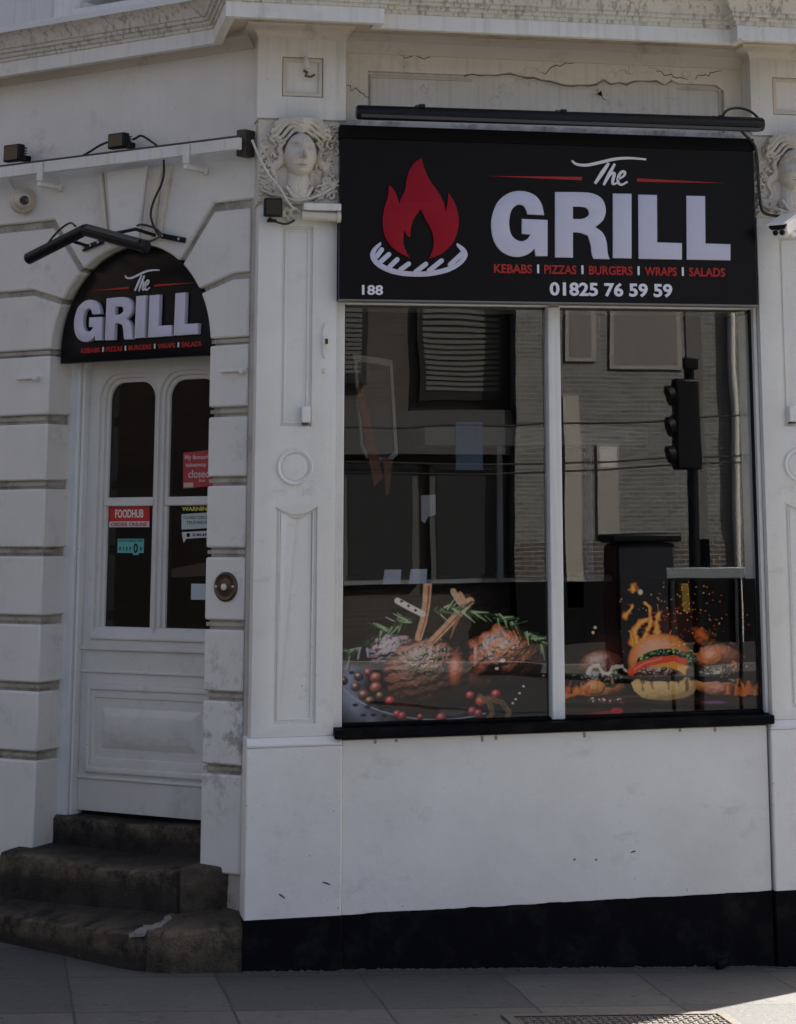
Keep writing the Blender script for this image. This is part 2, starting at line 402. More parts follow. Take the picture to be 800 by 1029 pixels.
wallL = blocks.build('rusticated_wall', P_wall, BLD, bevel=.009, seg=2)
g_ = MB()
rb = RA+.016
g_.prism(LP, rect(UC+rb, UL, .0, ZC), -.3, -.020); g_.prism(LP, rect(.0, UC-rb, .0, ZC), -.3, -.020)
g_.prism(LP, [(UL,ZC),(UL,3.9),(.0,3.9),(.0,ZC)] + arch_pts(UC-rb+1e-4, UC+rb-1e-4, rb, 40), -.3, -.020)
for za, zb_ in grooves:
    zm = (za+zb_)/2
    for a, c in ((JL+.004,UL),(.035,JR-.004)): g_.box(LP, a, c, -.10, -.009, zm-.006, zm+.010)
g_.build('groove_bed', P_groove, wallL)
# narrow plain strip between quoins and main pier
MB().prism(LP, rect(-.05, .032, .0, 3.93), -.2, -.006).build('corner_strip', paint('paint_strip', (.46,.43,.39), dirt=.5, dlo=.5, streak=.5), wallL, bevel=.004)
# keystone
k_ = MB()
k_.prism(LP, [(.60,3.37),(.845,3.37),(.800,3.02),(.645,3.02)], -.05, .045)
k_.build('keystone', P_wall, BLD, bevel=.008)
kf = MB()
for (t0, t1, bb0, bb1, n) in ((.845,.875,.800,.822,.030),(.878,.905,.824,.842,.042),(.475,.52,.535,.565,.022),(.52,.560,.565,.605,.040),(.56,.60,.605,.645,.03)):
    kf.prism(LP, [(t0,3.368),(t1,3.368),(bb1,3.03),(bb0,3.03)], -.05, n)
kf.build('keystone_fluting', P_cap, BLD, bevel=.006)

# ---- steps
def step(name, front, back, ztf, ztb, zb, dip=None, seed=0, mat=None):
    """front/back: polylines of equal length (x,y); worn stone step lofted between them"""
    rg = np.random.default_rng(seed); F = []; B_ = []
    for (p, q), L_ in ((front, 0), (back, 1)) if False else []: pass
    def dense(pl, n=14):
        out = []
        for i in range(len(pl)-1):
            a, c = Vector(pl[i]), Vector(pl[i+1])
            out += [tuple(a+(c-a)*j/n) for j in range(n)]
        return out+[tuple(pl[-1])]
    F, B_ = dense(front), dense(back); k = len(F); b = MB(); rows = []
    j1 = np.convolve(rg.normal(0, .004, k), np.ones(5)/5, 'same'); j2 = np.convolve(rg.normal(0, .003, k), np.ones(5)/5, 'same')
    chip = np.convolve((rg.random(k) < .12)*rg.uniform(.006,.022,k), [.3,1,.4], 'same')
    for i in range(k):
        f, bk = Vector(F[i]), Vector(B_[i]); d = (bk-f).normalized()
        z_b = zb(f.x); dz = 0
        if dip:
            for (cx, wdt, dep) in dip: dz -= dep*math.exp(-((f.x-cx)/wdt)**2)
        col = []
        for (off, zz) in ((.002, z_b), (.004, z_b+(ztf-z_b)*.30), (.003, z_b+(ztf-z_b)*.50), (.001, z_b+(ztf-z_b)*.66), (.0+chip[i]*.4, ztf-.014+dz), (.002+chip[i], ztf-.004+dz-chip[i]*.5), (.008+chip[i], ztf+dz)):
            jj = j1[i] if zz > z_b+.02 else j1[i]*.5
            pt = f + d*(off+jj); col.append((pt.x, pt.y, zz+j2[i]*.8))
        ln = (bk-f).length
        for t in (.14,.3,.5,.75,1.):
            pt = f + d*(ln*t); col.append((pt.x, pt.y, ztf+(ztb-ztf)*t+dz*(1-t)))
        rows.append(col)
    m = len(rows[0]); vs = [p for r in rows for p in r]; fs = []
    for i in range(k-1):
        for j in range(m-1): fs.append((i*m+j, (i+1)*m+j, (i+1)*m+j+1, i*m+j+1))
    # underside closing verts
    n0 = len(vs); vs += [(B_[i][0], B_[i][1], zb(F[i][0])) for i in range(k)]
    for i in range(k-1): fs.append((i*m+m-1, (i+1)*m+m-1, n0+i+1, n0+i))
    fs += [tuple(range(m))+(n0,), tuple((k-1)*m+j for j in range(m-1,-1,-1))+(n0+k-1,)][0:2]
    b.add(vs, fs); o = b.build(name, mat or P_stone, BLD)
    me = o.data; at = me.color_attributes.new('wear', 'FLOAT_COLOR', 'POINT'); wv = {}
    prof_w = [0,.0,.12,.75,.9,1.,1.,.5,.2,.1,.1,.1]
    for r in rows:
        for j, p in enumerate(r): wv[(round(p[0],4),round(p[1],4),round(p[2],4))] = prof_w[min(j,11)]*rg.uniform(.55,1.)
    b0 = base_of(BLD); vals = []
    for v in me.vertices:
        q = v.co+b0; k_ = wv.get((round(q.x,4),round(q.y,4),round(q.z,4)), .0); vals += [k_,k_,k_,1]
    at.data.foreach_set('color', vals); me.set_sharp_from_angle(angle=R_(14)); return o
def lerp2(p, q, t): return (p[0]+(q[0]-p[0])*t, p[1]+(q[1]-p[1])*t)
def cut(front, back, i, t):      # split a step between two stones at t along segment i
    f, k = lerp2(front[i], front[i+1], t), lerp2(back[i], back[i+1], t)
    return (front[:i+1]+[f], back[:i+1]+[k]), ([lerp2(f, front[i+1], .012)]+front[i+1:], [lerp2(k, back[i+1], .012)]+back[i+1:])
F1, B1 = [(-2.3,1.98),(-.975,.64),(-.46,.035),(-.31,-.035),(-.022,-.01)], [(-2.0,2.4),(-.70,1.1),(-.22,.52),(-.05,.40),(.06,.30)]
(fa, ba), (fb_, bb_) = cut(F1, B1, 2, .35)
step('step_stone', fa, ba, .165, .25, lambda x: gz(x)-.06, dip=[(-.8,.35,.012)], seed=1)
step('step_stone', fb_, bb_, .168, .25, lambda x: gz(x)-.06, seed=11, mat=P_stone2)
F2, B2 = [(-.985,.90),(-.80,.715),(-.55,.46),(-.275,.185),(-.012,.19)], [(-.70,1.25),(-.50,1.05),(-.25,.80),(.0,.55),(.15,.45)]
(fa, ba), (fb_, bb_) = cut(F2, B2, 3, .04)
step('step_stone', fa, ba, .372, .392, lambda x: .18, dip=[(-.56,.18,.030)], seed=2)
step('step_stone', fb_, bb_, .378, .395, lambda x: .18, seed=12, mat=P_stone2)
pf = lambda u, n: (LP(u,n,0).x, LP(u,n,0).y)
step('step_stone', [pf(1.215,-.125), pf(.9,-.125), pf(.55,-.125), pf(.235,-.125)], [pf(1.215,-.36), pf(.9,-.36), pf(.55,-.36), pf(.235,-.36)],   .500, .505, lambda x: .36, dip=[(-.45,.15,.012)], seed=3)

# ---- door frame and door
DF = MB(); DF.box(LP, JL-.052, JL+.05, -.26, -.150, .38, 2.75); DF.box(LP, JR-.05, JR+.045, -.26, -.150, .38, 2.75)
DF.box(LP, JR-.05, JL+.05, -.26, -.158, 2.62, 3.1)
df = DF.build('door_frame', P_frame, BLD, bevel=.006)
MB().box(LP, JL-.07, JL-.054, -.235, -.165, .40, 2.62).build('frame_bead', P_frame, df, bevel=.005)
D0, D1, DC = .288, 1.127, .7075
gl = (.752,1.025,1.318,2.417); gr = (2*DC-gl[1], 2*DC-gl[0], gl[2], gl[3])
door = fill2d([rect(D0,D1,.518,2.61), toprect(gl[0]-.040,gl[1]+.040,1.262,2.457,.115), toprect(gr[0]-.040,gr[1]+.040,1.262,2.457,.115)], LP, -.235, .035, 'door', P_door, BLD, bev=.004)
for g in (gl, gr):
    fill2d([toprect(g[0]-.046,g[1]+.046,1.258,2.463,.12), toprect(g[0]-.018,g[1]+.018,g[2]-.012,g[3]+.02,.098)], LP, -.240, .026, 'glazing_moulding', P_door, door, bev=.006)
    fill2d([toprect(g[0]-.024,g[1]+.024,1.262,2.442,.1), toprect(g[0],g[1],1.886,g[3],.08), rect(g[0],g[1],g[2],1.862)], LP, -.246, .018, 'glazing_bead', P_door, door, bev=.005)
    MB().box(LP, g[0]-.012, g[1]+.012, -.250, -.219, 1.854, 1.894).build('glazing_bar', P_door, door, bev if False else .006)
    MB().prism(lambda a, n, z: LP(n, a, z), [(-.235,1.262),(-.192,1.262),(-.190,1.272),(-.218,1.318),(-.235,1.318)], g[0]-.05, g[1]+.05).build('glazing_sill', P_door, door, bevel=.003)
    MB().box(LP, g[0]-.005, g[1]+.005, -.247, -.243, g[2]-.005, g[3]+.005).build('glass_pane', GLASSD, door, smooth=False)
rl = MB(); 
for q0, q1, qn in ((1.215,1.235,-.186),(1.115,1.130,-.192),(.655,.672,-.190)):
    rl = MB(); rl.box(LP, D0, D1, -.21, qn, q0, q1); rl.build('rail_moulding', P_door, door, bevel=.005)
pm = fill2d([rect(.335,1.078,.685,1.070), rect(.362,1.052,.712,1.043)], LP, -.215, .034, 'panel_moulding', P_door, door, bev=.009)
fill2d([rect(.358,1.056,.708,1.047), rect(.386,1.028,.752,1.008)], LP, -.220, .028, 'panel_moulding', P_door, door, bev=.008)
b = MB()
o_, i_ = (.402,1.010,.772,.985), (.455,.957,.822,.935)
vs = [LP(a,-.212,z) for a,z in rect(*o_)] + [LP(a,-.180,z) for a,z in rect(*i_)] + [LP(a,-.216,z) for a,z in rect(*o_)]
b.add(vs, [(4,5,6,7)] + [(i,(i+1)%4,4+(i+1)%4,4+i) for i in range(4)] + [(8+i,8+(i+1)%4,(i+1)%4,i) for i in range(4)])
b.build('raised_panel', P_door, door, bevel=.003)
# ---- main front: pedestal, piers
def pier(x0, mirror=False, name='pilaster'):
    """x0: left edge of the shaft"""
    X = lambda x: x0 + x
    P_ = lambda a, n, z: RP(x0+a, n, z)
    W = .345
    po = bpy.data.objects.new(name, None); COL.objects.link(po); po.parent = BLD
    po.location = Vector((x0, 0, 0)) - Vector((0,.1,0))
    hole_u = rect(.105,.238,2.182,3.041)
    lp = [(.093,.958),(.268,.958),(.268,1.84)] + [(.268-.175*i/14, 1.84-.03*math.sin(math.pi*i/14)) for i in range(1,14)] + [(.093,1.84)]
    fill2d([rect(0,W,.905,3.135), hole_u, lp], P_, -.022, .022, 'shaft', P_pier, po, bev=.004)
    MB().box(P_, 0.001, W-.001, -.30, -.013, .90, 3.14).build('shaft_core', P_pier, po)
    # thin mouldings round the sunk panels
    for h in (hole_u, lp):
        cx = sum(p[0] for p in h)/len(h); cz = (min(p[1] for p in h)+max(p[1] for p in h))/2
        hw, hh = .0, .0
        wd = (max(p[0] for p in h)-min(p[0] for p in h))/2; cxx = (max(p[0] for p in h)+min(p[0] for p in h))/2
        ins = [(cxx+(a-cxx)*(1-.012/wd), z+(.012 if z < cz else -.012)) for a, z in h]
        ins2 = [(cxx+(a-cxx)*(1-.022/wd), z+(.022 if z < cz else -.022)) for a, z in h]
        fill2d([ins, ins2], P_, -.016, .010, 'panel_bead', P_pier, po, bev=.003)
    MB().lathe(P_, .170, 2.009, [(.078,-.01),(.078,.004),(.072,.010),(.062,.006),(.058,-.002),(.054,.004),(.02,.008),(.005,.008)], 40).build('round_boss', P_pier, po)
    # pedestal
    MB().box(P_, -.018, W+.036, -.30, .020, -.25, .868).build('pedestal', P_riser, po, bevel=.006)
    MB().prism(lambda a, n, z: P_(n, a, z), [(-.28,.868),(.022,.868),(.024,.878),(.0,.905),(-.28,.905)], -.018, W+.034).build('pedestal_cap', P_riser, po, bevel=.003)
    MB().box(P_, -.021, W+.039, -.30, .0245, -.25, .199).build('plinth', P_black, po, bevel=.005)
    # block of the frieze with a small framed square and a cove
    fz = fill2d([rect(-.018,.375,3.512,3.885), rect(.092,.272,3.613,3.790)], P_, 0, .024, 'frieze_block', P_fascia, po, bev=.005)
    MB().box(P_, -.016, .373, -.28, .004, 3.508, 3.93).build('block_core', P_fascia, po)
    fill2d([rect(.094,.270,3.615,3.788), rect(.112,.252,3.633,3.770)], P_, .002, .016, 'square_moulding', P_cap, po, bev=.005)
    prof = [(.0,3.872),(.026,3.872),(.028,3.88),(.036,3.892),(.054,3.908),(.085,3.918),(.092,3.93)]
    b = MB(); vs = []; 
    for d, z in prof:
        e = max(0, d-.024); vs += [P_(-.018-e*.85, -.25, z), P_(-.018-e*.85, d, z), P_(.375+e*.45, d, z), P_(.375+e*.45, -.25, z)]
    fs = [(4*i+j, 4*i+j+1, 4*i+j+5, 4*i+j+4) for i in range(len(prof)-1) for j in range(3)]
    b.add(vs, fs); b.build('cove_moulding', P_cap, po, recalc=True)
    # capital slab with the carved head
    MB().box(P_, -.008, .347, -.28, .006, 3.132, 3.510).build('capital', P_carve, po, bevel=.004)
    head = carved_head(P_, po)
    return po
def carved_head(P_, po):
    nx, nz = 200, 205
    x = np.linspace(138, 742, nx); y = np.linspace(140, 722, nz); X, Y = np.meshgrid(x, y)
    sc = .355/604
    rg = np.random.default_rng(5)
    H = np.zeros_like(X) + 4
    def vnoise(s, seed):
        r = np.random.default_rng(seed); g = r.random((int(582/s)+3, int(604/s)+3))
        gx = (X-138)/s; gy = (Y-140)/s; ix = gx.astype(int); iy = gy.astype(int); fx = gx-ix; fy = gy-iy
        fx = fx*fx*(3-2*fx); fy = fy*fy*(3-2*fy)
        return (g[iy,ix]*(1-fx)+g[iy,ix+1]*fx)*(1-fy)+(g[iy+1,ix]*(1-fx)+g[iy+1,ix+1]*fx)*fy
    def ell(cx, cy, rx, ry, h, base=0, rot=0, p=2.):
        nonlocal H
        c, s = math.cos(rot), math.sin(rot); dx, dy = X-cx, Y-cy
        a = (dx*c+dy*s)/rx; b_ = (-dx*s+dy*c)/ry
        q = 1-(np.abs(a)**p+np.abs(b_)**p)
        H = np.maximum(H, np.where(q > 0, base+h*np.sqrt(np.maximum(q, 0)), 0))
    def tube(pts, r0, r1, base, flat=1.):
        nonlocal H
        pts = np.array(pts, float); k = len(pts)
        for i in range(k-1):
            a, c = pts[i], pts[i+1]; d = c-a; L2 = (d**2).sum()+1e-9
            t = np.clip(((X-a[0])*d[0]+(Y-a[1])*d[1])/L2, 0, 1)
            dd = np.hypot(X-(a[0]+t*d[0]), Y-(a[1]+t*d[1])); f = (i+t)/(k-1); r = r0+(r1-r0)*f
            bs = base[0]+(base[1]-base[0])*f
            H = np.maximum(H, np.where(dd < r, bs+flat*np.sqrt(np.maximum(r*r-dd*dd, 0)), 0))
    def leaf(cx, cy, ln, wd, rot, base, h=16):
        nonlocal H
        c, s = math.cos(rot), math.sin(rot); a = ((X-cx)*c+(Y-cy)*s)/ln; b_ = (-(X-cx)*s+(Y-cy)*c)
        wv = wd*np.clip(1-a*a, 0, 1)**.8*(1-.25*a); q = np.abs(b_)/np.maximum(wv, 1e-3)
        z = base+h*(1-q**1.5)+6*a - 5*np.exp(-(b_/2.2)**2)
        H = np.where((np.abs(a) < 1) & (q < 1), np.maximum(H, z), H)
    # curly foliage and locks filling the sides
    for i in range(46):
        side = -1 if i % 2 else 1
        cx = 440+side*rg.uniform(150, 292); cy = rg.uniform(180, 690)
        a0 = rg.uniform(0, 6.28); rr = rg.uniform(20, 42); pts = []
        for t in np.linspace(0, 4.2, 10): r = rr*(1-t/5.5); pts.append((cx+r*math.cos(a0+side*t), cy+r*math.sin(a0+side*t)))
        tube(pts, 12, 6, (6+rg.uniform(0,14), 18), .9)
    for i in range(60):
        side = -1 if i % 2 else 1; t = rg.uniform(0, 1)
        cx = 440+side*(40+250*t); cy = 690-110*t**1.3+rg.uniform(-34, 30)
        leaf(cx, cy, rg.uniform(26, 46), rg.uniform(10, 17), (math.pi if side < 0 else 0)-side*rg.uniform(-.3, 1.1), 12+rg.uniform(0, 18))
    for i in range(22):
        side = -1 if i % 2 else 1
        leaf(440+side*rg.uniform(170, 285), rg.uniform(190, 620), rg.uniform(24, 40), rg.uniform(9, 15), rg.uniform(0, 6.28), 8+rg.uniform(0, 14))
    tube([(165,628),(230,660),(300,668),(380,690),(440,697)], 9, 13, (26,44)); tube([(715,590),(650,625),(590,655),(520,680),(440,697)], 9, 13, (26,44))
    # neck, collar, head
    ell(440, 590, 92, 150, 62, 0, 0, 2.4)
    tube([(345,610),(390,668),(440,684),(495,665),(530,605)], 15, 15, (45,45))
    base = H.copy()
    fx, fy = 443, 385
    q = 1-((X-fx)/118)**2-((Y-fy)/150)**2
    face = np.where(q > 0, 40+118*np.maximum(q, 0)**.42, 0)
    G_ = lambda cx, cy, sx, sy: np.exp(-((X-cx)/sx)**2-((Y-cy)/sy)**2)
    face += -32*G_(390,340,34,18) - 32*G_(500,340,34,18)             # sockets
    face += 22*G_(389,344,24,10) + 22*G_(501,344,24,10)              # lids
    face += -5*np.exp(-((Y-351-((X-389)/26)**2*-3)/2.6)**2)*(np.abs(X-389) < 26) - 5*np.exp(-((Y-351+((X-501)/26)**2*3)/2.6)**2)*(np.abs(X-501) < 26)
    face += 14*np.exp(-((Y-312-((X-385)/40)**2*10)/7)**2)*np.exp(-((X-385)/40)**4) + 9*np.exp(-((Y-312-((X-503)/40)**2*10)/7)**2)*np.exp(-((X-503)/40)**4)
    nl = np.clip((Y-315)/105, 0, 1)
    face += (Y > 300)*(Y < 440)*(14+34*nl)*np.exp(-((X-445)/(11+9*nl))**2)*np.clip((432-Y)/10, 0, 1)*np.clip((Y-300)/20, 0, 1)
    face += 9*G_(424,420,9,8) + 9*G_(466,420,9,8)                    # nostrils
    face += 13*G_(441,460,34,8) + 13*G_(441,480,27,8) - 20*G_(441,470,36,4) + 14*G_(439,508,30,18) - 6*G_(440,492,22,6)
    face += 7*G_(368,405,32,38) + 7*G_(515,405,32,38) - 5*G_(441,446,6,8)
    H = np.maximum(H, np.where(q > 0, face, 0))
    # hair: a few big wavy locks swept from a centre parting, ending in curls
    for side in (-1, 1):
        for i, (y0, ex, ey, wv, r0) in enumerate(((150,170,168,34,25),(166,190,205,36,25),(186,196,250,30,23),(208,160,268,22,20),(226,138,300,14,16))):
            pts = []
            for t in np.linspace(0, 1, 18):
                xx = 446+side*(6+ex*t); yy = y0+(ey-y0)*t**1.5 - wv*math.sin(math.pi*min(1, t*1.1)) + (4+9*t)*math.sin(t*7.5+i*.9+side)
                pts.append((xx, yy))
            x_, y_ = pts[-1]; cr_ = 17+3*(i % 3)
            for t in np.linspace(.4, 5.0, 12): pts.append((x_+side*(cr_*(1-t/6.5)*math.sin(t)), y_+cr_-cr_*(1-t/6.5)*math.cos(t)-3))
            k_ = len(pts); base_h = np.linspace(112-i*7, 34, 18)
            tube(pts[:18], r0, r0*.7, (104-i*5, 44), 1.05); tube(pts[17:], r0*.75, 6, (44, 34), 1.2)
        for i in range(7):
            x0_ = 446+side*(122+i*11); y0_ = 300+i*22; pts = []
            for t in np.linspace(0, 1, 12): pts.append((x0_+side*(22*math.sin(t*6+i)+14*t), y0_+t*150))
            tube(pts, 14, 7, (44-i*4, 16), 1.2)
    H += (vnoise(9, 1)-.5)*3+(vnoise(22, 2)-.5)*4
    edge = np.minimum(np.minimum(X-138, 742-X), np.minimum(Y-140+60, 722-Y)); H = np.where(edge < 5, np.minimum(H, 5), H)
    b = MB(); a = -.006+(X-138)*sc; z = 3.507-(Y-140)*(.374/582); n = .005+H*sc*1.3
    vs = [P_(float(a[i,j]), float(n[i,j]), float(z[i,j])) for i in range(nz) for j in range(nx)]
    fs = [(i*nx+j, i*nx+j+1, (i+1)*nx+j+1, (i+1)*nx+j) for i in range(nz-1) for j in range(nx-1)]
    b.add(vs, fs)
    o = b.build('carved_head', P_carve, po, recalc=True)
    o.data.polygons.foreach_set('use_smooth', [True]*len(o.data.polygons))
    return o
pier(0.0); pier(2.290)

# ---- wall between the piers: riser, window, frieze
MB().box(RP, .382, 2.262, -.30, .0, -.30, .886).build('stall_riser', P_riser, BLD, bevel=.004)
rw = np.random.default_rng(8); xs_ = np.linspace(.383, 2.262, 120); zt = .198+np.convolve(rw.normal(0,.0022,120), np.ones(4)/4, 'same')
MB().prism(RP, [(.383,-.3),(2.262,-.3)]+[(x, z) for x, z in zip(xs_[::-1], zt[::-1])], -.30, .0045).build('plinth', P_black, BLD)
gb = MB(); nn_ = 240; rows = []
for i, x in enumerate(np.linspace(-.02, 2.70, nn_)):
    y0 = -.006 if .384 < x < 2.26 else -.026; wd = .012+.018*abs(rw.normal(0,.6)); hh = .004+.005*abs(rw.normal(0,.7)); rows.append([(x, y0+.004, gz(x)-.02),(x, y0, gz(x)+hh),(x, y0-wd*.5, gz(x)+hh*.6),(x, y0-wd, gz(x)-.004)])
gb.add([p for r in rows for p in r], [(4*i+j,4*i+4+j,4*i+5+j,4*i+1+j) for i in range(nn_-1) for j in range(3)])
gb.build('mortar_fillet', plain('grit', (.045,.043,.04), .9, noise=.7, bump=.6, nscale=60), BLD)
for (x, z, a, l_, n0_) in ((.135,.285,-.6,.030,.0204),(.318,.325,-.35,.034,.0204),(1.38,.365,.3,.012,.0003),(1.475,.360,.1,.010,.0003),(1.64,.385,.2,.022,.0003)):
    MB().prism(RP, ribbon([(x-l_/2*math.cos(a), z-l_/2*math.sin(a)), (x, z+.002), (x+l_/2*math.cos(a), z+l_/2*math.sin(a))], .007, 1), n0_, n0_+.0006).build('scuff_mark', plain('scuff_dark', (.07,.065,.06), .8), BLD)
for x in (.52,.61,.98,1.04,1.43,1.86,2.02):
    l_ = rw.uniform(.008,.03); MB().prism(RP, ribbon([(x,.884),(x+.002,.884-l_*.5),(x+.001,.884-l_)], .014, 1), .0003, .0007).build('rust_drip', plain('rust_drip', (.33,.25,.17), .8, noise=.3), BLD)
WIN = bpy.data.objects.new('shop_window', None); COL.objects.link(WIN); WIN.parent = BLD; WIN.location = Vector((1.32,0,.9))-Vector((0,.1,0))
MB().box(RP, .347, 2.288, -.1, .036, .892, .930).build('sill', P_black, WIN, bevel=.006)
f_ = MB(); f_.box(RP, .346, .387, -.13, -.036, .933, 2.74); f_.box(RP, 2.272, 2.289, -.13, -.036, .933, 2.74); f_.box(RP, .387, 2.272, -.13, -.052, 2.712, 2.76)
f_.build('frame', P_frame, WIN, bevel=.004)
MB().box(RP, .387, 2.272, -.13, -.058, .932, .944).build('bottom_bead', P_black, WIN, bevel=.003)
MB().box(RP, 1.302, 1.360, -.13, -.042, .933, 2.712).build('mullion', P_frame, WIN, bevel=.006)
for a, c in ((.388,1.301),(1.361,2.271)):
    MB().box(RP, a, c, -.096, -.090, .94, 2.712).build('glass_pane', GLASS, WIN, smooth=False)
for a, c in ((2.264,2.271),(.388,.394)): MB().box(RP, a, c, -.09, -.066, .944, 2.712).build('rubber_bead', BLK, WIN)
# frieze wall with a sunk panel whose top edge is broken plaster
rg = np.random.default_rng(3)
top = [(2.186,3.74)]
for i in range(1, 46):
    xx = 2.186-(2.186-.494)*i/46; zz = 3.768
    if .95 < xx < 1.93: zz += .028*math.sin((xx-.95)*9)*.6 + rg.normal(0, .006) - .006
    top.append((xx, zz))
hole = [(.494,3.45),(2.186,3.45)] + top + [(.494,3.768)]
fill2d([rect(.36,2.31,3.40,3.93), hole], RP, -.130, .030, 'frieze_wall', P_frieze, BLD, bev=.004)
MB().box(RP, .3, 2.34, -.3, -.126, 3.38, 3.93).build('frieze_panel', paint('paint_panel', (.70,.675,.63), dirtcol=(.26,.20,.14), dirt=.3, streak=.2, crack=.5), BLD)
ins = [(a, z) for a, z in [(.52,3.45),(.52,3.748),(.94,3.748)]]
pmz = MB()
for (a, c, z0, z1) in ((.515,.98,3.742,3.752),(1.96,2.165,3.742,3.752),(.506,.5145,3.45,3.754),(2.1655,2.174,3.45,3.754)):
    MB().box(RP, a, c, -.128, -.112, z0, z1).build('panel_bead', P_cap, BLD, bevel=.003)
ck = [(x, z-.004) for x, z in top if .93 < x < 1.95]
ck2 = [(x, z-.010-rg.uniform(-.008,-.002)) for x, z in ck]
MB().prism(RP, ck+ck2[::-1], -.10, -.0988).build('plaster_crack', plain('crack_dark', (.13,.105,.08), .9), BLD)
for (x0_, z0_, dx_, dz_) in ((1.30,3.80,.16,.05),(1.55,3.735,.05,-.05),(.40,3.70,.10,-.06),(.62,3.83,.2,.02),(1.85,3.82,.14,-.03),(2.05,3.80,.12,.04)):
    pp = [(x0_+dx_*t+rg.normal(0,.006), z0_+dz_*t+rg.normal(0,.008)) for t in np.linspace(0,1,9)]
    MB().prism(RP, ribbon(pp, .005, 0), -.10, -.0989).build('plaster_crack', plain('crack_dark', (.13,.105,.08), .9), BLD)
bd = MB()
bd.prism(lambda a, n, z: RP(n, a, z), [(-.11,3.845),(-.085,3.845),(-.08,3.86),(-.06,3.895),(-.03,3.905),(-.03,3.93),(-.11,3.93)], .37, 2.30)
bd.build('bed_moulding', P_cap, BLD)
MB().box(RP, .346, 2.289, -.25, .012, 3.486, 3.520).build('sign_batten', paint('paint_peeling', (.66,.64,.60), dirtcol=(.12,.1,.08), dirt=.8, dlo=.48, chips=.9), BLD, bevel=.004)
MB().box(RP, .30, 2.33, -.3, -.10, 2.70, 3.50).build('lintel', plain('lintel_dark', (.05,.05,.05), .8), BLD)

# ---- cornice swept along the plan
pathL = [LP(2.9,.13,0), None, (-.2,-.42,0), (.475,-.42,0), (.475,-.33,0), (2.072,-.33,0), (2.072,-.42,0), (3.16,-.42,0), (3.16,.6,0)]
ui = (.2-.13*S2)/S2; pathL[1] = LP(ui,.13,0)
path = [Vector((p[0],p[1])) for p in pathL]
prof = [(-.35,3.928),(-.042,3.928),(-.040,3.868),(-.006,3.865),(.0,3.868),(.0,3.932),(.008,3.936),(.008,3.948),(.018,3.952),(.022,3.960),(.020,3.967),(.032,3.970),(.036,3.978),(.034,3.984),(.044,3.988),(.050,4.004),(.060,4.022),(.076,4.038),(.092,4.046),(.100,4.050),(.100,4.076),(.09,4.082),(-.35,4.15)]
def off(path, d):
    out = []
    for i, p in enumerate(path):
        ns = []
        if i > 0: t = (p-path[i-1]).normalized(); ns.append(Vector((t.y, -t.x)))
        if i < len(path)-1: t = (path[i+1]-p).normalized(); ns.append(Vector((t.y, -t.x)))
        if len(ns) == 1: out.append(p+ns[0]*d)
        else:
            bis = (ns[0]+ns[1]); bis = bis/bis.dot(ns[0]) if abs(bis.dot(ns[0])) > 1e-6 else ns[0]
            out.append(p+bis*d)
    return out
def sweep(profile):
    rows = [off(path, d) for d, _ in profile]; b = MB(); k = len(path); q = len(profile); vs = []; fs = []
    for i in range(k-1):
        n = max(1, int((path[i+1]-path[i]).length/.05)) if (path[i+1]-path[i]).length > .3 else 2
        s0 = len(vs)
        for j in range(n+1):
            for m_ in range(q):
                p = rows[m_][i]+(rows[m_][i+1]-rows[m_][i])*j/n
                vs.append((p.x, p.y, profile[m_][1]))
        for j in range(n):
            for m_ in range(q-1): fs.append((s0+j*q+m_, s0+(j+1)*q+m_, s0+(j+1)*q+m_+1, s0+j*q+m_+1))
    b.add(vs, fs); return b
MB().prism(lambda a, n, z: LP(n, a, z), [(-.01,3.852),(.010,3.852),(.014,3.866),(.034,3.885),(.05,3.905),(.05,3.93),(-.01,3.93)], .02, UL).build('bed_moulding', P_cap, BLD)
cor = sweep(prof[5:20]).build('cornice', P_corn, BLD)
sweep(prof[0:6]).build('fascia', P_fascia, cor)
sweep(prof[19:]).build('weathering', paint('lead_white', (.66,.66,.66), dirt=.3, chips=.6), cor)
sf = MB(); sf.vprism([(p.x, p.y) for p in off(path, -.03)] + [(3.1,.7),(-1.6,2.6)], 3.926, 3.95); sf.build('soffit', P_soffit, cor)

# ---- upper storey, roof and hidden walls
foot = [(0,.16),(3.12,.16),(3.12,9.5),(-4.5,9.5),(-4.5,4.7),(LP(2.9,-.1,0).x, LP(2.9,-.1,0).y)]
up = MB().vprism(foot, 4.08, 12.2).build('upper_wall', paint('paint_upper', (.60,.59,.575), dirt=.35, streak=.3), BLD)
pl_ = MB(); pl_.box(LP, 1.13, 1.305, -.12, -.055, 4.08, 6.2); pl_.box(LP, -.05, .20, -.12, -.055, 4.08, 6.2); pl_.build('pilaster_strip', P_fascia, BLD, bevel=.008)
us = MB(); us.box(LP, .25, 1.06, -.12, .02, 4.205, 4.235); us.build('window_sill', P_fascia, BLD, bevel=.006)
us = MB(); us.box(LP, .20, 1.09, -.12, .06, 4.115, 4.160); us.build('window_sill', P_fascia, BLD, bevel=.006)
uw = MB(); uw.box(LP, .30, 1.0, -.11, -.09, 4.24, 5.9); uw.build('upper_window', plain('dark_glass', (.02,.022,.025), .1), BLD)
MB().vprism([(p[0]*1.02, p[1]) for p in foot], 12.2, 12.45).build('roof', plain('slate', (.08,.08,.09), .6, noise=.3), BLD)
sw = MB(); sw.box(WP, 2.50, 3.12, .10, 9.5, -.5, 4.08); sw.box(WP, -4.5, 2.5, 9.3, 9.5, -.5, 4.08); sw.box(WP, -4.5, -4.3, 4.7, 9.3, -.5, 4.08)
a, c = LP(2.72,-.1,0), (-4.5,4.7)
sw.vprism([(a.x,a.y),(a.x+.15,a.y+.15),(-4.35,4.85),(-4.5,4.7)], -.5, 4.08); sw.build('side_wall', P_wall, BLD)
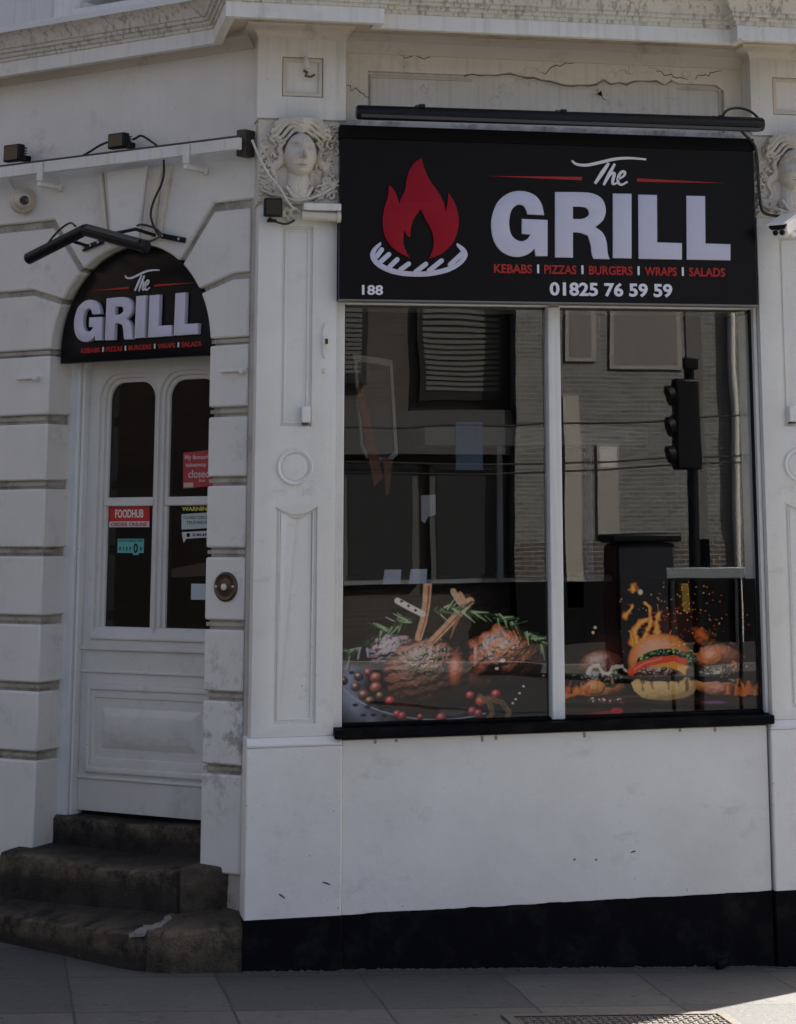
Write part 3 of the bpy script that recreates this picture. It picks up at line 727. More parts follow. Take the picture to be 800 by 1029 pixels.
inn_ = [(2.5,.29),(2.5,9.3),(-4.3,9.3),(-4.3,4.9)] + [(LP(u,-.29,0).x, LP(u,-.29,0).y) for u in (2.6,.1)] + [(.35,.29)]
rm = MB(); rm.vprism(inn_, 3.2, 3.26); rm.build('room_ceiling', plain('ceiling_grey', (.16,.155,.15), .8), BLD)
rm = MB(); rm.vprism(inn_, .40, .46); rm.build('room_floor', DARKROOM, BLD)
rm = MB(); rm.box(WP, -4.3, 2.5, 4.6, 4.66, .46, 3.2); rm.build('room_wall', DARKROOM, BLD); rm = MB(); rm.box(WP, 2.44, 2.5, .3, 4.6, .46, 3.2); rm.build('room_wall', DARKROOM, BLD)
# ------------------------------------------------------------------ signs
G = [(1.2636,3.1075),(1.2539,3.161),(1.22,3.2022),(1.1567,3.2173),(1.0968,3.2039),(1.0453,3.1608),(1.0227,3.0935),(1.0191,3.0518),(1.0271,2.9938),(1.0573,2.9447),(1.1029,2.9208),(1.1453,2.9166),(1.188,2.929),(1.2173,2.9562),(1.222,2.923),(1.2768,2.9241),(1.2788,3.0861),(1.1606,3.0884),(1.1599,3.0216),(1.1992,3.0191),(1.1887,3.0006),(1.163,2.9867),(1.1375,2.9912),(1.1121,3.0122),(1.1023,3.0503),(1.1026,3.087),(1.1132,3.129),(1.1355,3.1496),(1.1561,3.1535),(1.1765,3.1423),(1.1864,3.109)]
Rr = [(1.3149,3.2131),(1.311,2.9197),(1.3935,2.9196),(1.3952,3.0334),(1.4246,3.0341),(1.4642,3.0198),(1.4773,2.9782),(1.4801,2.9363),(1.4884,2.9164),(1.5647,2.9162),(1.5547,2.9378),(1.5523,2.9965),(1.5339,3.0381),(1.4995,3.0593),(1.5401,3.0905),(1.5532,3.1398),(1.5366,3.1902),(1.4935,3.2127),(1.4413,3.2164)]
Rh = [(1.3969,3.1494),(1.3961,3.0939),(1.4394,3.0932),(1.4673,3.1073),(1.4729,3.126),(1.461,3.146),(1.4316,3.1503)]
Ii = [(1.5842,3.2134),(1.6719,3.2141),(1.6658,2.9214),(1.5787,2.9215)]
L1 = [(1.7035,3.2115),(1.7918,3.2121),(1.7885,2.9963),(1.9049,2.9954),(1.903,2.9208),(1.699,2.9204)]
L2 = [(1.9319,3.2123),(2.0211,3.213),(2.0168,2.996),(2.1363,2.995),(2.1341,2.9218),(1.926,2.9213)]
swash = [(1.3966,3.3593),(1.412,3.3428),(1.4607,3.3374),(1.5308,3.3549),(1.6013,3.3741),(1.6719,3.3797),(1.746,3.3751)]
T_ = [(1.5693,3.3526),(1.5388,3.3091),(1.5029,3.2571)]
h1 = [(1.5974,3.35),(1.5683,3.298),(1.543,3.2514)]
h2 = [(1.5574,3.2773),(1.579,3.3051),(1.5983,3.3091),(1.5854,3.2747),(1.585,3.2542),(1.6062,3.2633)]
e_ = [(1.61,3.2788),(1.6384,3.2932),(1.6476,3.3139),(1.6283,3.3168),(1.6102,3.289),(1.6097,3.2634),(1.627,3.252),(1.6555,3.2698)]
flame = [(0.7066,3.3487),(0.7156,3.3106),(0.7388,3.2537),(0.7838,3.1975),(0.8094,3.1472),(0.8132,3.1155),(0.8223,3.1412),(0.8263,3.1987),(0.8482,3.1673),(0.8674,3.1232),(0.875,3.0788),(0.8696,3.0279),(0.854,2.9832),(0.8282,2.9511),(0.7897,2.9188),(0.7385,2.9027),(0.7577,2.9433),(0.7616,2.9876),(0.7514,3.0316),(0.7258,3.069),(0.7028,3.1192),(0.681,3.0933),(0.6619,3.0549),(0.6556,3.0106),(0.6582,2.9917),(0.639,3.0039),(0.6301,3.0226),(0.6238,2.9973),(0.6264,2.9596),(0.643,2.9222),(0.6557,2.9036),(0.5985,2.9276),(0.554,2.9707),(0.5348,3.0205),(0.5321,3.0708),(0.5408,3.1278),(0.5572,3.1725),(0.5595,3.2233),(0.5787,3.2111),(0.5954,3.1799),(0.6069,3.1421),(0.6171,3.1741),(0.6336,3.1999),(0.6361,3.2381),(0.6489,3.2895),(0.6745,3.3286)]
ring = [(0.5262,2.9726),(0.5035,2.9571),(0.4821,2.9316),(0.4785,2.9065),(0.495,2.8756),(0.5355,2.8476),(0.5988,2.8275),(0.6748,2.8225),(0.7512,2.8263),(0.828,2.8439),(0.8858,2.8764),(0.9156,2.9149),(0.9118,2.9401),(0.8926,2.9612),(0.8669,2.9746),(0.8617,2.9644),(0.8822,2.942),(0.8898,2.9169),(0.8692,2.8887),(0.8216,2.8665),(0.7512,2.8489),(0.6748,2.8438),(0.605,2.8501),(0.5481,2.8678),(0.5126,2.8922),(0.4999,2.9144),(0.5074,2.9371),(0.53,2.9601)]
bars = [((.51,2.9096),(.5301,2.9388)),((.5278,2.8875),(.5618,2.9181)),((.567,2.8657),(.5986,2.8963)),((.6139,2.8527),(.6494,2.8784)),((.6812,2.8439),(.7258,2.8786)),((.741,2.85),(.7961,2.8949)),((.8345,2.878),(.8873,2.927))]
words = [('KEBABS',1.0332,1.207),('PIZZAS',1.2621,1.4102),('BURGERS',1.4684,1.6713),('WRAPS',1.7281,1.8793),('SALADS',1.9369,2.1086)]
wbar = [1.2345,1.438,1.6995,1.908]
def lettering(P, parent, n0, dep, tdep, small=True, bev=.002, lm=None):
    lm = lm or LETW
    sm = lambda p: smooth_poly(p, 2, True, 52)
    fill2d([sm(G)], P, n0, dep, 'letter', lm, parent, bev); fill2d([sm(Rr), sm(Rh)], P, n0, dep, 'letter', lm, parent, bev)
    for q in (Ii, L1, L2): fill2d([q], P, n0, dep, 'letter', lm, parent, bev)
    k = 0
    sc = bpy.data.objects.new('script_word', None); COL.objects.link(sc); sc.parent = parent
    sc.location = P(1.57,n0,3.25)-base_of(parent)
    for st, wd in ((swash,.014),(T_,.019),(h1,.017),(h2,.014),(e_,.013)):
        fill2d([ribbon(st, wd)], P, n0-.001+.0006*k, tdep, 'stroke', TXW, sc); k += 1
    for q in ([(1.0121,3.2776),(1.4422,3.2707),(1.4424,3.2859)], [(1.7016,3.2865),(1.7013,3.2711),(2.1181,3.2768)]):
        fill2d([q], P, n0-.001, tdep, 'underline', TXR, parent)
    for s, a, c in words: text(s, (a, c, 2.846, 2.886), P, n0-.001, tdep, 'menu_word', TXR, parent, .024)
    for x in wbar: MB().prism(P, rect(x-.0045, x+.0045, 2.848, 2.887), n0-.001, n0-.001+tdep).build('divider', TXW, parent)
SG = thing('fascia_sign', (1.317,-.03,2.72), 'large rectangular black shop sign with red flame above the big window', 'shop sign')
MB().box(RP, .347, 2.263, -.09, .056, 2.718, 3.484).build('panel', SIGN, SG, bevel=.004)
tr = MB(); tr.box(RP, .344, 2.266, -.02, .066, 3.428, 3.486); tr.build('top_trim', plain('trim_black', (.003,.003,.003), .5, spec=.1), SG, bevel=.003)
MB().box(RP, .344, 2.266, -.02, .060, 2.714, 2.722).build('bottom_trim', plain('trim_grey', (.16,.155,.15), .5), SG, bevel=.002)
lettering(RP, SG, .0565, .011, .005)
em = bpy.data.objects.new('flame_emblem', None); COL.objects.link(em); em.parent = SG; em.location = Vector((.7,-.06,2.82))-base_of(SG)
fill2d([smooth_poly(flame, 2, True, 75)], RP, .0565, .013, 'flame', RED, em, .002)
fill2d([smooth_poly(ring, 2, True, 75)], RP, .0565, .008, 'grill_ring', LETW, em, .001)
for i, (a, c) in enumerate(bars): fill2d([capsule(a, c, .021)], RP, .0565, .0095+.0004*i, 'grill_bar', LETW, em)
text('01825 76 59 59', (1.2862,1.8558,2.749,2.811), RP, .0555, .005, 'phone_number', TXW, SG, .03)
text('188', (.4455,.5375,2.741,2.784), RP, .0555, .005, 'street_number', TXW, SG, .024)

# door sign: arched board; lettering shares the fascia's drawing, mapped to the board
DSG = thing('door_sign', tuple(LP(.722,-.08,2.5)), 'arched black shop sign with raised white letters above the entrance door', 'shop sign')
rs = RA-.022
board = [(UC+rs,2.505)] + [(u, z+.012) for u, z in arch_pts(UC+rs-1e-4, UC-rs+1e-4, rs, 48)] + [(UC-rs,2.505)]
fill2d([board], LP, -.095, .045, 'board', SIGN, DSG, .003)
def DP(x, n, z):
    if z < 2.9:  zz = 2.5465 + (z-2.846)*(.0225/.040)
    elif z < 3.23: zz = 2.598 + (z-2.9208)*((2.788-2.598)/(3.2125-2.9208))
    else: zz = 2.832 + (z-3.2786)*.715
    if z > 3.23: u = .690 - (x-1.5712)*.585
    elif z < 2.9: u = 1.046 - (x-1.0332)*((1.046-.333)/(2.1086-1.0332))
    else: u = 1.078 - (x-1.0191)*((1.078-.337)/(2.1363-1.0191))
    return LP(u, n, zz)
lettering(DP, DSG, -.0495, .024, .005, bev=.002)

# ------------------------------------------------------------------ window prints (painted pixel grids on thin vinyl)
def srgb(c): return np.array([(v/255)**2.2 for v in c])
class Canvas:
    def __init__(s, x0, y0, x1, y1, sc, bg):
        s.b = (x0, y0, x1, y1); s.W = int((x1-x0)*sc); s.H = int((y1-y0)*sc)
        s.X, s.Y = np.meshgrid(np.linspace(x0, x1, s.W), np.linspace(y0, y1, s.H)); s.img = np.ones((s.H, s.W, 3))*srgb(bg)
        s.n1 = s.vn(1.3, 1); s.n2 = s.vn(3, 2); s.n3 = s.vn(8, 3); s.n4 = s.vn(20, 4)
    def vn(s, sz, seed):
        r = np.random.default_rng(seed+50); x0, y0, x1, y1 = s.b; g = r.random((int((y1-y0)/sz)+3, int((x1-x0)/sz)+3))
        gx = (s.X-x0)/sz; gy = (s.Y-y0)/sz; ix = gx.astype(int); iy = gy.astype(int); fx = gx-ix; fy = gy-iy
        return (g[iy,ix]*(1-fx)+g[iy,ix+1]*fx)*(1-fy)+(g[iy+1,ix]*(1-fx)+g[iy+1,ix+1]*fx)*fy
    def put(s, m, col, tex=0, n=None, hi=None):
        c = np.ones_like(s.img)*srgb(col)
        if tex:
            nn = s.n2 if n is None else n; c = c*(1+tex*(nn[...,None]*2-1))
            if hi is not None: c = np.where((nn > .72)[...,None], srgb(hi)*np.ones_like(c), c)
        m = np.clip(m, 0, 1)[...,None]; s.img = s.img*(1-m)+np.clip(c, 0, 1)*m
    def ell(s, cx, cy, rx, ry, col, rot=0, soft=.2, tex=0, n=None, a=1, hi=None, rough=0):
        c, q = math.cos(rot), math.sin(rot); dx, dy = s.X-cx, s.Y-cy
        d = np.hypot((dx*c+dy*q)/rx, (-dx*q+dy*c)/ry)
        if rough: d = d+(s.n2-.5)*rough+(s.n3-.5)*rough
        s.put(a*np.clip((1-d)/soft, 0, 1), col, tex, n, hi)
    def stroke(s, pts, w, col, tex=0, a=1, w1=None, soft=1., n=None, rough=0):
        k = len(pts)-1; w1 = w if w1 is None else w1; best = np.zeros_like(s.X)
        for i in range(k):
            (ax, ay), (bx, by) = pts[i], pts[i+1]; dx, dy = bx-ax, by-ay; L = dx*dx+dy*dy+1e-9
            t = np.clip(((s.X-ax)*dx+(s.Y-ay)*dy)/L, 0, 1); d = np.hypot(s.X-ax-t*dx, s.Y-ay-t*dy)
            if rough: d = d+(s.n2-.5)*rough
            ww = (w+(w1-w)*((i+t)/k))/2; best = np.maximum(best, np.clip((ww-d)/soft+.5, 0, 1))
        s.put(a*best, col, tex, n)
    def poly(s, pts, col, tex=0, a=1, n=None, hi=None):
        ins = np.zeros(s.X.shape, bool); k = len(pts)
        for i in range(k):
            (ax, ay), (bx, by) = pts[i], pts[(i+1) % k]
            if ay == by: continue
            c = ((ay > s.Y) != (by > s.Y)) & (s.X < (bx-ax)*(s.Y-ay)/(by-ay)+ax); ins ^= c
        s.put(a*ins.astype(float), col, tex, n, hi)
def blob(cv, cx, cy, rx, ry, col, rot=0, bump=1., sc=2.2, spec=.25, amb=.12, a=1, edge=.15, rough=.15, clip=None, seed=0, shin=14, soft=.12, char=None):
    c, q = math.cos(rot), math.sin(rot); dx, dy = cv.X-cx, cv.Y-cy
    u_, v_ = (dx*c+dy*q)/rx, (-dx*q+dy*c)/ry
    nf = cv.vn(sc, seed)*.55+cv.vn(sc*2.1, seed+1)*.9+cv.vn(sc*.5, seed+2)*.25
    r2 = np.hypot(u_, v_)+(cv.vn(sc*2.5, seed+3)-.5)*rough; m = np.clip((1-r2)/soft, 0, 1)
    if clip is not None: m = m*clip
    nz = np.sqrt(np.clip(1-np.minimum(r2, 1)**2, .02, 1))
    gy, gx = np.gradient(nf); k = bump*2.2
    nx = (u_*c-v_*q)*.9-gx*k; ny = (u_*q+v_*c)*.9-gy*k
    ln = np.sqrt(nx*nx+ny*ny+nz*nz); nx, ny, nz = nx/ln, ny/ln, nz/ln
    l = np.array([-.42,-.68,.60]); d = np.clip(nx*l[0]+ny*l[1]+nz*l[2], 0, 1)
    hv = l+np.array([0,0,1.]); hv /= np.linalg.norm(hv); sp = np.clip(nx*hv[0]+ny*hv[1]+nz*hv[2], 0, 1)**shin
    base = np.ones_like(cv.img)*srgb(col)*(1+.35*(cv.vn(sc*3, seed+4)-.5))[...,None]
    if char is not None:
        ang, per, dk = char; w_ = np.sin((dx*math.cos(ang)+dy*math.sin(ang)+(cv.vn(5, seed+6)-.5)*5)*2*math.pi/per); base = base*(1-dk*np.clip(w_*2.2-.2+(cv.vn(3, seed+7)-.5)*2, 0, 1))[...,None]
    out = base*(amb+1.05*d)[...,None]+(spec*sp)[...,None]*np.array([1,.93,.85])
    m = (a*m)[...,None]; cv.img = cv.img*(1-m)+out*m
def pmask(cv, pts):
    ins = np.zeros(cv.X.shape, bool); k = len(pts)
    for i in range(k):
        (ax, ay), (bx, by) = pts[i], pts[(i+1) % k]
        if ay != by: ins ^= ((ay > cv.Y) != (by > cv.Y)) & (cv.X < (bx-ax)*(cv.Y-ay)/(by-ay)+ax)
    return ins.astype(float)
CHOPFIT = ((254.798,228.682,-.566),(956.17,-6.053,-241.473)); BURGFIT = ((275.515,217.401,-5.262),(948.292,-5.749,-235.311))
def vinyl(cv, name, a0, a1, z0, z1, gain, label, fit, nn=-.099):
    # resample the sketch onto an upright rectangle on the glass
    mx, mz = np.meshgrid(np.linspace(a0, a1, cv.W), np.linspace(z1, z0, cv.H))
    sx, sy = [f[0]+f[1]*mx+f[2]*mz for f in fit]; bx0, by0, bx1, by1 = cv.b
    gx = np.clip((sx-bx0)/(bx1-bx0)*(cv.W-1), 0, cv.W-1.001); gy = np.clip((sy-by0)/(by1-by0)*(cv.H-1), 0, cv.H-1.001)
    ix, iy = gx.astype(int), gy.astype(int); fx, fy = (gx-ix)[...,None], (gy-iy)[...,None]; im = cv.img
    cv.img = (im[iy,ix]*(1-fx)+im[iy,ix+1]*fx)*(1-fy)+(im[iy+1,ix]*(1-fx)+im[iy+1,ix+1]*fx)*fy
    me = bpy.data.meshes.new(name); W, H = cv.W, cv.H
    a = np.linspace(a0, a1, W); z = np.linspace(z1, z0, H); A, Z = np.meshgrid(a, z)
    cx, cz = (a0+a1)/2, z0
    co = np.stack([A-cx, np.zeros_like(A), Z-cz], -1).reshape(-1, 3)
    i, j = np.meshgrid(np.arange(H-1), np.arange(W-1), indexing='ij'); q = (i*W+j).ravel()
    fs = np.stack([q, q+W, q+W+1, q+1], -1)
    # a back sheet .6 mm behind closes it to a thin solid
    nv = len(co); back = [(a0-cx,.0006,0),(a1-cx,.0006,0),(a1-cx,.0006,z1-z0),(a0-cx,.0006,z1-z0)]
    me.from_pydata(co.tolist()+back, [], fs.tolist()+[(nv,nv+1,nv+2,nv+3)])
    at = me.color_attributes.new('print', 'FLOAT_COLOR', 'POINT')
    rgba = np.ones((nv+4, 4)); pc = (cv.img.reshape(-1, 3)*gain); pk = pc.max(1, keepdims=True); pc = pc/np.maximum(pk, 1e-6)*(.82*(1-np.exp(-(pk**1.5)/.82))); rgba[:nv,:3] = pc; rgba[nv:,:3] = .02
    at.data.foreach_set('color', rgba.ravel())
    m, N, L, b = newmat(name+'_print'); at_ = N.new('ShaderNodeAttribute'); at_.attribute_name = 'print'
    L.new(at_.outputs['Color'], b.inputs['Base Color']); b.inputs['Roughness'].default_value = .8; b.inputs['Specular IOR Level'].default_value = .0
    me.materials.append(m)
    o = bpy.data.objects.new(name, me); COL.objects.link(o); o.location = RP(cx, nn, cz)
    return tag(o, label, 'window poster', 'food posters inside the shop window')
rp = np.random.default_rng(21)
# lamb chops
cv = Canvas(343, 588, 552, 730, 2.4, (13,11,11))
cv.ell(440,668,106,56,(26,19,17),soft=.03)
cv.ell(372,690,42,44,(105,110,124),soft=.35,tex=.25,n=cv.n3); cv.ell(392,690,40,40,(26,19,17),soft=.5); cv.ell(362,655,30,22,(16,14,14),soft=.5)
for t0, t1 in ((2.1,3.0),(1.1,2.1)):
    cv.stroke([(440+104*math.cos(t), 668+55*math.sin(t)) for t in np.linspace(t0,t1,14)],1.2,(140,145,158),a=.75)
cv.ell(428,700,52,20,(72,46,32),soft=.6,tex=.5,n=cv.n3,rough=.3); cv.ell(455,712,16,8,(66,64,60),soft=.2)
blob(cv,455,690,46,22,(88,48,32),bump=.5,sc=5,spec=.12,amb=.08,seed=3)
blob(cv,394,654,27,17,(158,134,136),rot=-.15,bump=1.5,sc=2.0,spec=.35,seed=5,rough=.4,char=(1.2,7,.75))
blob(cv,428,676,45,35,(134,80,58),bump=1.1,sc=2.2,spec=.22,seed=9,rough=.15,char=(1.35,9,.75))
blob(cv,430,664,38,23,(158,112,92),bump=1.7,sc=1.8,spec=.4,seed=13,rough=.4,soft=.5,char=(1.25,8.5,.85))
blob(cv,458,676,9,22,(176,84,44),bump=1.0,sc=2.5,spec=.3,seed=15,soft=.6,a=.85)
blob(cv,508,660,38,32,(150,78,40),bump=1.7,sc=2.6,spec=.5,seed=19,rough=.3,char=(1.0,13,.85))
blob(cv,512,652,28,17,(190,110,56),bump=1.8,sc=2.2,spec=.6,seed=23,rough=.5,soft=.5,char=(.9,9,.8))
cv.ell(520,690,36,20,(18,13,12),soft=.7); cv.ell(496,676,15,14,(28,16,13),soft=.6); cv.ell(478,700,22,18,(16,12,12),soft=.7,a=.8)
for i in range(26): x, y = rp.normal(425,17), rp.normal(666,10); cv.stroke([(x,y),(x+rp.uniform(-4,7),y-rp.uniform(1,6))],1.1,[(70,92,52),(104,128,80)][i%2],a=.75)
blob(cv,478,662,3.5,18,(170,110,84),bump=1.2,sc=2,seed=27,soft=.5); cv.ell(505,664,3,2,(230,214,200)); cv.ell(499,672,2,1.5,(220,200,190))
for b_, w in (([(429,589),(428,606),(425,624),(420,641)],8.5),([(472,604),(457,620),(444,634),(432,646)],8.5)):
    cv.stroke(b_,w,(176,132,102),tex=.35,n=cv.n2,w1=w*.8); cv.stroke([(x+1.5,y) for x,y in b_],1.8,(92,50,36),w1=1)
cv.stroke([(455,594),(461,604),(468,612)],6,(160,128,100),tex=.3); cv.stroke([(462,596),(468,606)],4,(150,112,84),tex=.3); cv.stroke([(464,612),(456,630),(452,642)],4.5,(120,86,62),w1=1)
cv.stroke([(399,604),(410,610),(424,617)],6,(196,186,172)); 
for x, y in ((403,604.5),(410,609),(417,613.5)): cv.ell(x,y,1.8,1.5,(40,30,30))
def rosemary(stem, n, l, cols, sd):
    r = np.random.default_rng(sd); cv.stroke(stem,1.6,(70,66,44),a=.8)
    for i in range(n):
        f = r.random()*(len(stem)-1.001); k = int(f); t = f-k; x = stem[k][0]+(stem[k+1][0]-stem[k][0])*t; y = stem[k][1]+(stem[k+1][1]-stem[k][1])*t
        an = math.atan2(stem[k+1][1]-stem[k][1], stem[k+1][0]-stem[k][0])+r.choice([-1,1])*r.uniform(.1,1.0); ln = l*r.uniform(.4,1.35); x += r.normal(0,1.2); y += r.normal(0,1.6)
        cv.stroke([(x,y),(x+ln*math.cos(an),y+ln*math.sin(an))],2.1,cols[i%len(cols)],w1=.7,a=.92)
gc = [(62,88,50),(120,140,100),(34,50,32),(50,70,44),(24,36,24),(140,150,118),(20,30,20)]
rosemary([(416,621),(400,627),(380,638),(364,650),(352,658)],74,13,gc,1); rosemary([(432,614),(452,612),(472,613),(496,618),(514,626)],90,13,gc,2)
rosemary([(505,620),(522,632),(538,642),(551,650)],46,14,gc,3)
cv.ell(364,660,9,10,(22,20,24),soft=.4); cv.stroke([(362,652),(360,662)],2,(120,120,132)); cv.stroke([(369,652),(370,660)],2,(130,130,142)); cv.stroke([(350,668),(347,676)],2.5,(100,104,116))
for x, y, r, c in ((346,684,5,(88,58,42)),(361,680,5,(96,62,48)),(370,676,4.5,(150,48,44)),(378,681,6,(158,74,56)),(358,690,5,(110,70,50)),(378,691,6.5,(160,80,58)),(366,698,6,(130,72,50)),(372,704,5,(120,76,50)),(392,704,5,(206,66,54)),(399,717,4.2,(188,50,52)),(404,719,4.6,(200,54,60)),(422,720,3.6,(180,44,52)),(443,721,5.4,(196,58,66)),(472,699,4.6,(196,56,62)),(483,705,6,(216,82,54)),(474,715,5,(172,40,58)),(480,717,4.5,(180,50,62)),(498,698,5,(196,50,62)),(547,680,2.2,(120,40,44)),(382,699,4.5,(110,72,56))):
    blob(cv,x,y,r,r*.95,tuple(v*.92 for v in c),bump=.25,sc=2,spec=.5,seed=int(x),shin=24,amb=.1,rough=.1)
for x, y in ((354,676),(358,708),(370,710),(384,712),(376,718),(386,719),(366,718)): cv.ell(x,y,3.6,2,(30,30,36),soft=.4)
for p in ([(482,700),(491,706),(494,716),(488,728)],[(490,702),(504,706),(511,715),(509,724),(502,729)]): cv.stroke(p,5.5,(104,80,54),tex=.5,a=.8,rough=2)
for x, y in ((518,703),(522,697),(526,690),(515,707)): cv.ell(x,y,1.5,1.2,(190,190,190),a=.7)
vinyl(cv, 'chops_poster', .389, 1.300, .945, 1.513, 3.2, 'printed window poster of grilled lamb chops with rosemary, under the left pane', CHOPFIT)
# burgers
cv = Canvas(566, 584, 765, 722, 2.4, (19,16,16))
cv.put((cv.Y > 625)*.6, (30,25,24), .3, cv.n4)
cv.put(np.clip((cv.Y-697)/5,0,1), (62,40,27), .45, cv.vn(14,9)); 
for i in range(16):
    y = 699+rp.random()*24; x = 566+rp.random()*150; cv.stroke([(x,y),(x+rp.uniform(20,70),y+rp.uniform(-1.5,1.5))],1.4,[(28,18,14),(96,66,44)][i%2],a=.7)
cv.stroke([(566,708),(765,712)],4.5,(16,12,10),a=.9); cv.put(np.clip((cv.Y-718)/3,0,1)*.7,(40,34,28))
# side burgers
def burger(cx, cy, s, bun, sd):
    r = np.random.default_rng(sd)
    blob(cv,cx,cy+15*s,25*s,10*s,(176,104,52),bump=.9,sc=3,spec=.2,seed=sd*31,rough=.3)
    blob(cv,cx,cy+5*s,28*s,9*s,(40,30,22),bump=1.6,sc=2,spec=.3,seed=sd*31+5,rough=.4)
    for i in range(26):
        x, y = cx+r.normal(0,15)*s, cy+r.normal(3,4)*s; blob(cv,x,y,r.uniform(2,5),r.uniform(1.5,3),[(36,58,28),(64,92,42),(24,34,20),(92,54,32),(140,84,42)][i%5],rot=r.uniform(0,3),bump=1.2,sc=1.6,spec=.25,seed=i)
    blob(cv,cx,cy-9*s,25*s,15*s,bun,bump=1.0,sc=3.2,spec=.3,seed=sd*31+9,rough=.2,clip=np.clip((cy-2*s-cv.Y)/3,0,1))
burger(606, 677, 1., (104,48,30), 1); burger(722, 672, 1.05, (136,74,42), 2)
for i in range(40): x, y = rp.normal(722,13), rp.normal(662,7); cv.stroke([(x,y),(x+rp.uniform(-3,5),y+rp.uniform(-2,3))],1.6,[(206,120,62),(80,38,22),(120,60,32)][i%3],a=.6,rough=2)
cv.stroke([(591,676),(595,670),(601,669),(606,676),(612,678),(616,671),(624,669),(629,674)],3.0,(186,176,160),a=.7,rough=3)
blob(cv,598,691,12,8,(224,138,60),bump=1.2,sc=2.4,spec=.35,seed=61,rough=.3); blob(cv,716,661,13,10,(206,112,56),bump=1.,sc=2.5,spec=.3,seed=63)
blob(cv,725,677,14,9,(66,46,36),bump=2,sc=1.8,spec=.3,seed=65,rough=.4); blob(cv,722,693,16,7,(170,100,64),bump=1.2,sc=2.4,spec=.25,seed=67)
# flames
for f in ([(636,648),(634,636),(640,630),(646,632)],[(640,646),(637,634),(643,626),(652,622),(653,612),(648,606)],[(645,645),(650,634),(654,624),(652,612)],[(660,636),(659,624),(662,616),(660,608)],[(628,619),(632,614),(635,609)]):
    cv.stroke(f,8,(150,70,22),w1=2,rough=5,a=.8); cv.stroke(f,4.6,(228,144,48),w1=1,rough=4); cv.stroke(f,2,(250,206,110),w1=.4,rough=2,a=.8)
cv.ell(637,591,5,9,(200,112,36),soft=.7,rough=.8); cv.ell(636,592,2.5,5,(246,190,90),soft=.7,rough=.6); cv.ell(643,595,3,3.5,(240,220,190),soft=.8)
for cx_, n_ in ((748,7),(580,5)):
    for i in range(n_*4): x = cx_+rp.normal(0,8); cv.stroke([(x,697),(x+rp.uniform(-2,2),692),(x+rp.uniform(-3,3),684+rp.random()*7)],4,[(196,88,34),(230,140,60),(140,56,24)][i%3],w1=.6,rough=2.5,a=.55)
cv.stroke([(567,700),(580,697),(592,690)],5,(188,98,38),w1=2,rough=2,a=.85)
cv.ell(676,625,34,30,(90,38,24),soft=1,a=.45); cv.ell(610,650,26,16,(92,34,28),soft=1,a=.45); cv.ell(708,640,14,9,(176,84,40),soft=.8,rough=.7,a=.9)
for i in range(150):
    x, y = rp.normal(676,26), rp.normal(622,22)
    if 568 < x < 763: cv.ell(x,y,rp.uniform(.5,1.2),rp.uniform(.5,1.2),[(226,112,48),(190,70,40),(244,180,120)][i%3],soft=.9,a=.85)
for x, y in ((598,631),(596,636)): cv.ell(x,y,1.6,1.6,(240,200,160))
# centre burger
blob(cv,667,690,36,15,(228,182,116),bump=.9,sc=3,spec=.25,seed=71,clip=pmask(cv,[(637,694),(634,686),(640,681),(696,681),(700,690),(695,701),(668,704),(646,702)]),amb=.3)
for x, l, w in ((645,12,5),(655,9,4),(671,11,4.5),(681,8,4),(690,12,3.5)): cv.stroke([(x,682),(x+.5,682+l)],w,(74,38,20),w1=w*.5,a=.8,rough=3)
cv.ell(664,681,33,5,(20,16,12),soft=.3,rough=.3); blob(cv,663,675,32,9,(100,66,50),bump=2.2,sc=1.6,spec=.3,seed=75,rough=.25)
cv.poly([(648,673),(664,666),(685,664),(692,668),(688,679),(682,674),(668,670)],(226,152,62),.2)
cv.stroke([(634,675),(644,668),(658,664),(676,662),(690,666)],8,(206,72,44),tex=.2,rough=1.5,w1=6); cv.stroke([(637,673),(648,666),(664,662)],1.6,(240,150,120),a=.7)
cv.ell(694,676,9,12,(22,34,18),soft=.4,rough=.5)
for i in range(150):
    t = rp.random(); x = 644+54*t+rp.normal(0,1.6); y = 659-7*math.sin(t*2.6)+rp.normal(0,2.4)+(14*max(0,t-.75)*4*rp.random())
    blob(cv,x,y,rp.uniform(1.3,2.8),rp.uniform(1,1.9),[(58,98,38),(34,64,26),(108,150,64),(18,32,16)][i%4],bump=.6,sc=1.5,spec=.2,seed=i%9,amb=.3)
blob(cv,664,664,34,28,(206,118,46),bump=.25,sc=5,spec=.38,amb=.16,seed=81,shin=9,rough=.05,clip=pmask(cv,[(630,672),(630,660),(635,649),(643,642),(655,637),(667,636),(679,638),(689,644),(696,653),(690,656),(678,652),(664,652),(650,655),(641,661),(637,671)]))
for i in range(26): x = rp.uniform(640,688); cv.ell(x,645+abs(x-664)*.12+rp.uniform(-3,3),.9,.6,(250,220,170),a=.6)
cv.stroke([(586,720),(602,717),(614,716)],4,(150,34,32),rough=1); cv.ell(620,714,7,4,(176,40,38),soft=.4,tex=.3)
for i in range(30): x = rp.uniform(590,630); cv.ell(x,703+rp.normal(0,1.2),1.2,.9,[(200,200,200),(60,80,50),(140,60,50)][i%3],a=.8)
cv.ell(718,706,16,1.8,(150,90,140),soft=.6,a=.6)
vinyl(cv, 'burger_poster', 1.362, 2.263, .945, 1.508, 2.7, 'printed window poster of three burgers with flames, under the right pane', BURGFIT)
